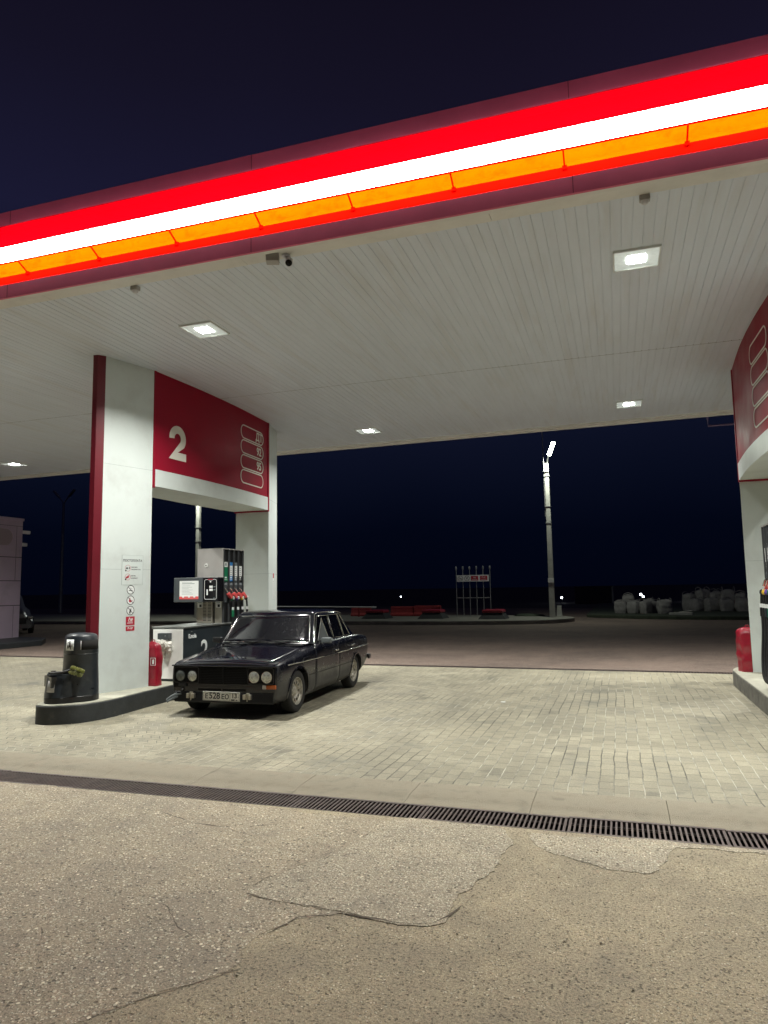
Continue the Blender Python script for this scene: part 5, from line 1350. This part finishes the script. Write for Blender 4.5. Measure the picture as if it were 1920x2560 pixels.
# second car behind the building
t = thing('parked_car', 'dark car half hidden behind the lilac building', 'car', (-25.1, 24.0, 0), R(50))
prof = [(-.80, .0), (-.88, .14), (-.90, .45), (-.84, .70), (-.66, .86), (-.52, 1.30), (-.40, 1.42), (.40, 1.42), (.52, 1.30), (.66, .86), (.84, .70), (.90, .45), (.88, .14), (.80, .0)]
o = MB(); o.loft([[(x * k, y, .24 + z * q) for x, z in prof] for y, k, q in ((-2.1, .86, .42), (-2.0, .95, .50), (-1.2, 1, .60), (-.7, 1, .72), (.0, 1, 1.0), (1.2, 1, 1.0), (1.9, .98, .72), (2.1, .9, .6))]); o.build('body', M['silver'], t, smooth=40)
MB().bb((-.55, -2.13, .42), (.55, -2.05, .66)).build('grille', M['black'], t, bevel=.02)
MB().bb((-.26, -2.145, .40), (.26, -2.131, .50)).build('number_plate', M['plate'], t)
for s_ in (-1, 1): MB().bb((s_ * .60, -2.11, .60), (s_ * .80, -1.98, .74)).build('headlight', M['lamp'], t, bevel=.03)
for s_ in (-1, 1):
    for y in (-1.3, 1.35): MB().lathe([(.22, -.09), (.31, -.09), (.31, .09), (.22, .09)], 20, Matrix.Translation((s_ * .80, y, .31)) @ Matrix.Rotation(R(90), 4, 'Y')).build('wheel', M['tyre'], t, smooth=40)

# ------------------------------------------------------------------ far verge, bulk bags, distant lamps
o = MB(); o.prism([(-1.6, 37.2), (.6, 35.5), (2.6, 34.6), (6.0, 34.1), (14, 33.6), (60, 32), (60, 60), (-1.6, 60)], -.02, .16); struct(o.build('grass_verge', M['grass'], bevel=.03), 'dark grass verge beyond the road', 'verge')
def bulk_bag(x, y, w, h, seed, lab, grp, z0=.155):
    t = thing('bulk_bag', lab, 'bulk bag', (x, y, z0), seed * 1.3, grp)
    rings = []
    for k in range(15):
        v = k / 14; f = (.90 + .13 * math.sin(math.pi * min(1, v / .85)) ** .8) if v < .86 else max(.16, 1.0 - ((v - .86) / .14) ** .8 * .86)
        ring = []
        for (px, py) in rrect(w, w, w * .22, 5):
            a = math.atan2(py, px)
            q = 1 + .09 * noise.noise((px * 4 + seed * 3.7, py * 4, v * 3)) + .07 * noise.noise((px * 11, py * 11 + seed, v * 5)) + .025 * math.sin(a * 14 + seed)
            ring.append((px * f * q + .10 * h * v * noise.noise((seed, 2, 3)), py * f * q, h * min(v, .90 + (v - .90) * .5) + .10 * noise.noise((px * 5, py * 5, seed * 1.9)) * v))
        rings.append(ring)
    MB().loft(rings).build('sack', M['bag'], t, smooth=65)
    for sx in (-1, 1):
        p = [(sx * w * .40, sy_ * w * q, h * z) for sy_, q, z in ((-1, .40, .84), (-1, .30, 1.0), (-1, .0, 1.06), (1, .30, .99), (1, .40, .84))]
        MB().tube(p, .016, 5).build('lifting_loop', M['bag'], t, smooth=60)
A1 = [(.10, 38.5, .62, .66), (.72, 38.3, .60, .68), (1.25, 38.1, .52, .70), (1.62, 38.6, .50, .66), (2.12, 37.7, .66, .72), (.45, 39.0, .62, .98), (1.45, 39.0, .5, .74)]
L1 = ['leftmost front bag', 'second front bag from the left', 'third front bag from the left', 'narrow bag wedged behind the right end', 'rightmost front bag', 'tall bag rising above the left end', 'bag standing at the back']
for i, (x, y, w, h) in enumerate(A1): bulk_bag(x, y, w, h, i + 1, 'pale grey bulk bag, ' + L1[i] + ' of the smaller bag cluster', 'bulk bags in the left cluster')
A2 = [(3.95, 41.2, .66, .70), (4.62, 41.0, .70, .72), (5.32, 40.7, .70, .70), (6.02, 40.5, .66, .72), (6.70, 40.2, .70, .85), (3.65, 41.9, .66, .98), (4.30, 41.8, .66, 1.20), (4.95, 41.6, .70, 1.10), (5.50, 41.4, .72, 1.20), (6.05, 41.3, .66, 1.0), (7.2, 41.0, .7, 1.0)]
L2 = ['leftmost of the front row', 'second from the left in the front row', 'middle one of the front row', 'fourth from the left in the front row', 'rightmost of the front row', 'leftmost of the back row', 'second from the left in the back row', 'third from the left in the back row', 'fourth from the left in the back row', 'fifth from the left in the back row', 'rightmost of the back row']
for i, (x, y, w, h) in enumerate(A2): bulk_bag(x, y, w, h, i + 21, 'pale grey bulk bag, ' + L2[i] + ' of the taller heap', 'bulk bags in the right heap')
o = MB(); o.loft([[(x, .09 * c * k, .07 * s_ * k) for c, s_ in ((1, -1), (1, 1), (-1, 1), (-1, -1))] for x, k in ((-.52, .8), (.46, 1), (.52, .6))]); o.box((.2, .0, .10), (.6, .10, .04), Matrix.Rotation(R(-8), 3, 'Y'))
tag(o.build('beam', M['concrete'], bevel=.015, loc=(2.7, 35.75, .225)), 'pale broken beam lying on the dark verge', 'beam')
t = thing('storage_container', 'barely visible dark container beyond the lamp post', 'container', (-2.2, 66, 0), R(-3))
MB().bb((-1.6, 0, -.03), (1.6, 2.4, 1.45)).build('body', M['farwall'], t, bevel=.03)
MB().bb((-1.65, -.05, 1.451), (1.65, 2.45, 1.53)).build('roof', M['farwall'], t)
for k in range(2): MB().bb((-1.2 + 1.3 * k, -.04, .1), (-.3 + 1.3 * k, -.001, 1.3)).build('door', M['farwall'], t)
for X_, Y_, Z_, r_, lab in ((-5.23, 70, .474, .09, 'distant white lamp just right of the lit lamp post'), (1.93, 70, .68, .10, 'distant white lamp above the left cluster of bags, upper one'), (2.14, 70.3, .484, .085, 'distant white lamp above the left cluster of bags, lower one'),
                            (6.08, 70, .42, .075, 'distant white lamp at the left end of the tall bag heap'), (7.27, 70, .85, .05, 'tiny distant lamp above the tall bag heap'), (-18.34, 60, .88, .05, 'tiny distant pale light above the red blocks')):
    t = thing('distant_lamp', lab, 'lamp', (X_, Y_, 0), 0, 'distant lamps')
    MB().tube([(0, .05, -.03), (0, .05, Z_ - r_ - .05)], .03, 6).build('post', M['hatch'], t)
    MB().bb((-r_ * 1.2, -.02, Z_ - r_ - .05), (r_ * 1.2, .12, Z_ - r_ - .005)).build('bracket', M['hatch'], t)
    MB().lathe([(.001, -r_), (r_ * .8, -r_ * .6), (r_, 0), (r_ * .8, r_ * .6), (.001, r_)], 12, Matrix.Translation((0, 0, Z_))).build('globe', M['farlight'], t, smooth=60)
# thin frame beyond the canopy's rear edge, on the right
t = thing('sign_frame', 'thin violet frame hanging behind the rear canopy edge', 'frame', (0, 0, 0))
o = MB(); o.tube([(2.11, 17.2, 5.40), (2.11, 17.2, 5.16), (4.5, 17.1, 5.14), (4.5, 17.1, 5.38), (2.11, 17.2, 5.40)], .022, 6); o.build('rail', M['frameviolet'], t)
o = MB(); o.tube([(2.3, 17.2, 5.40), (2.3, fe(2.3) + .06, 5.50)], .02, 6); o.tube([(4.3, 17.1, 5.38), (4.3, fe(4.3) + .06, 5.48)], .02, 6); o.build('arm', M['frameviolet'], t)
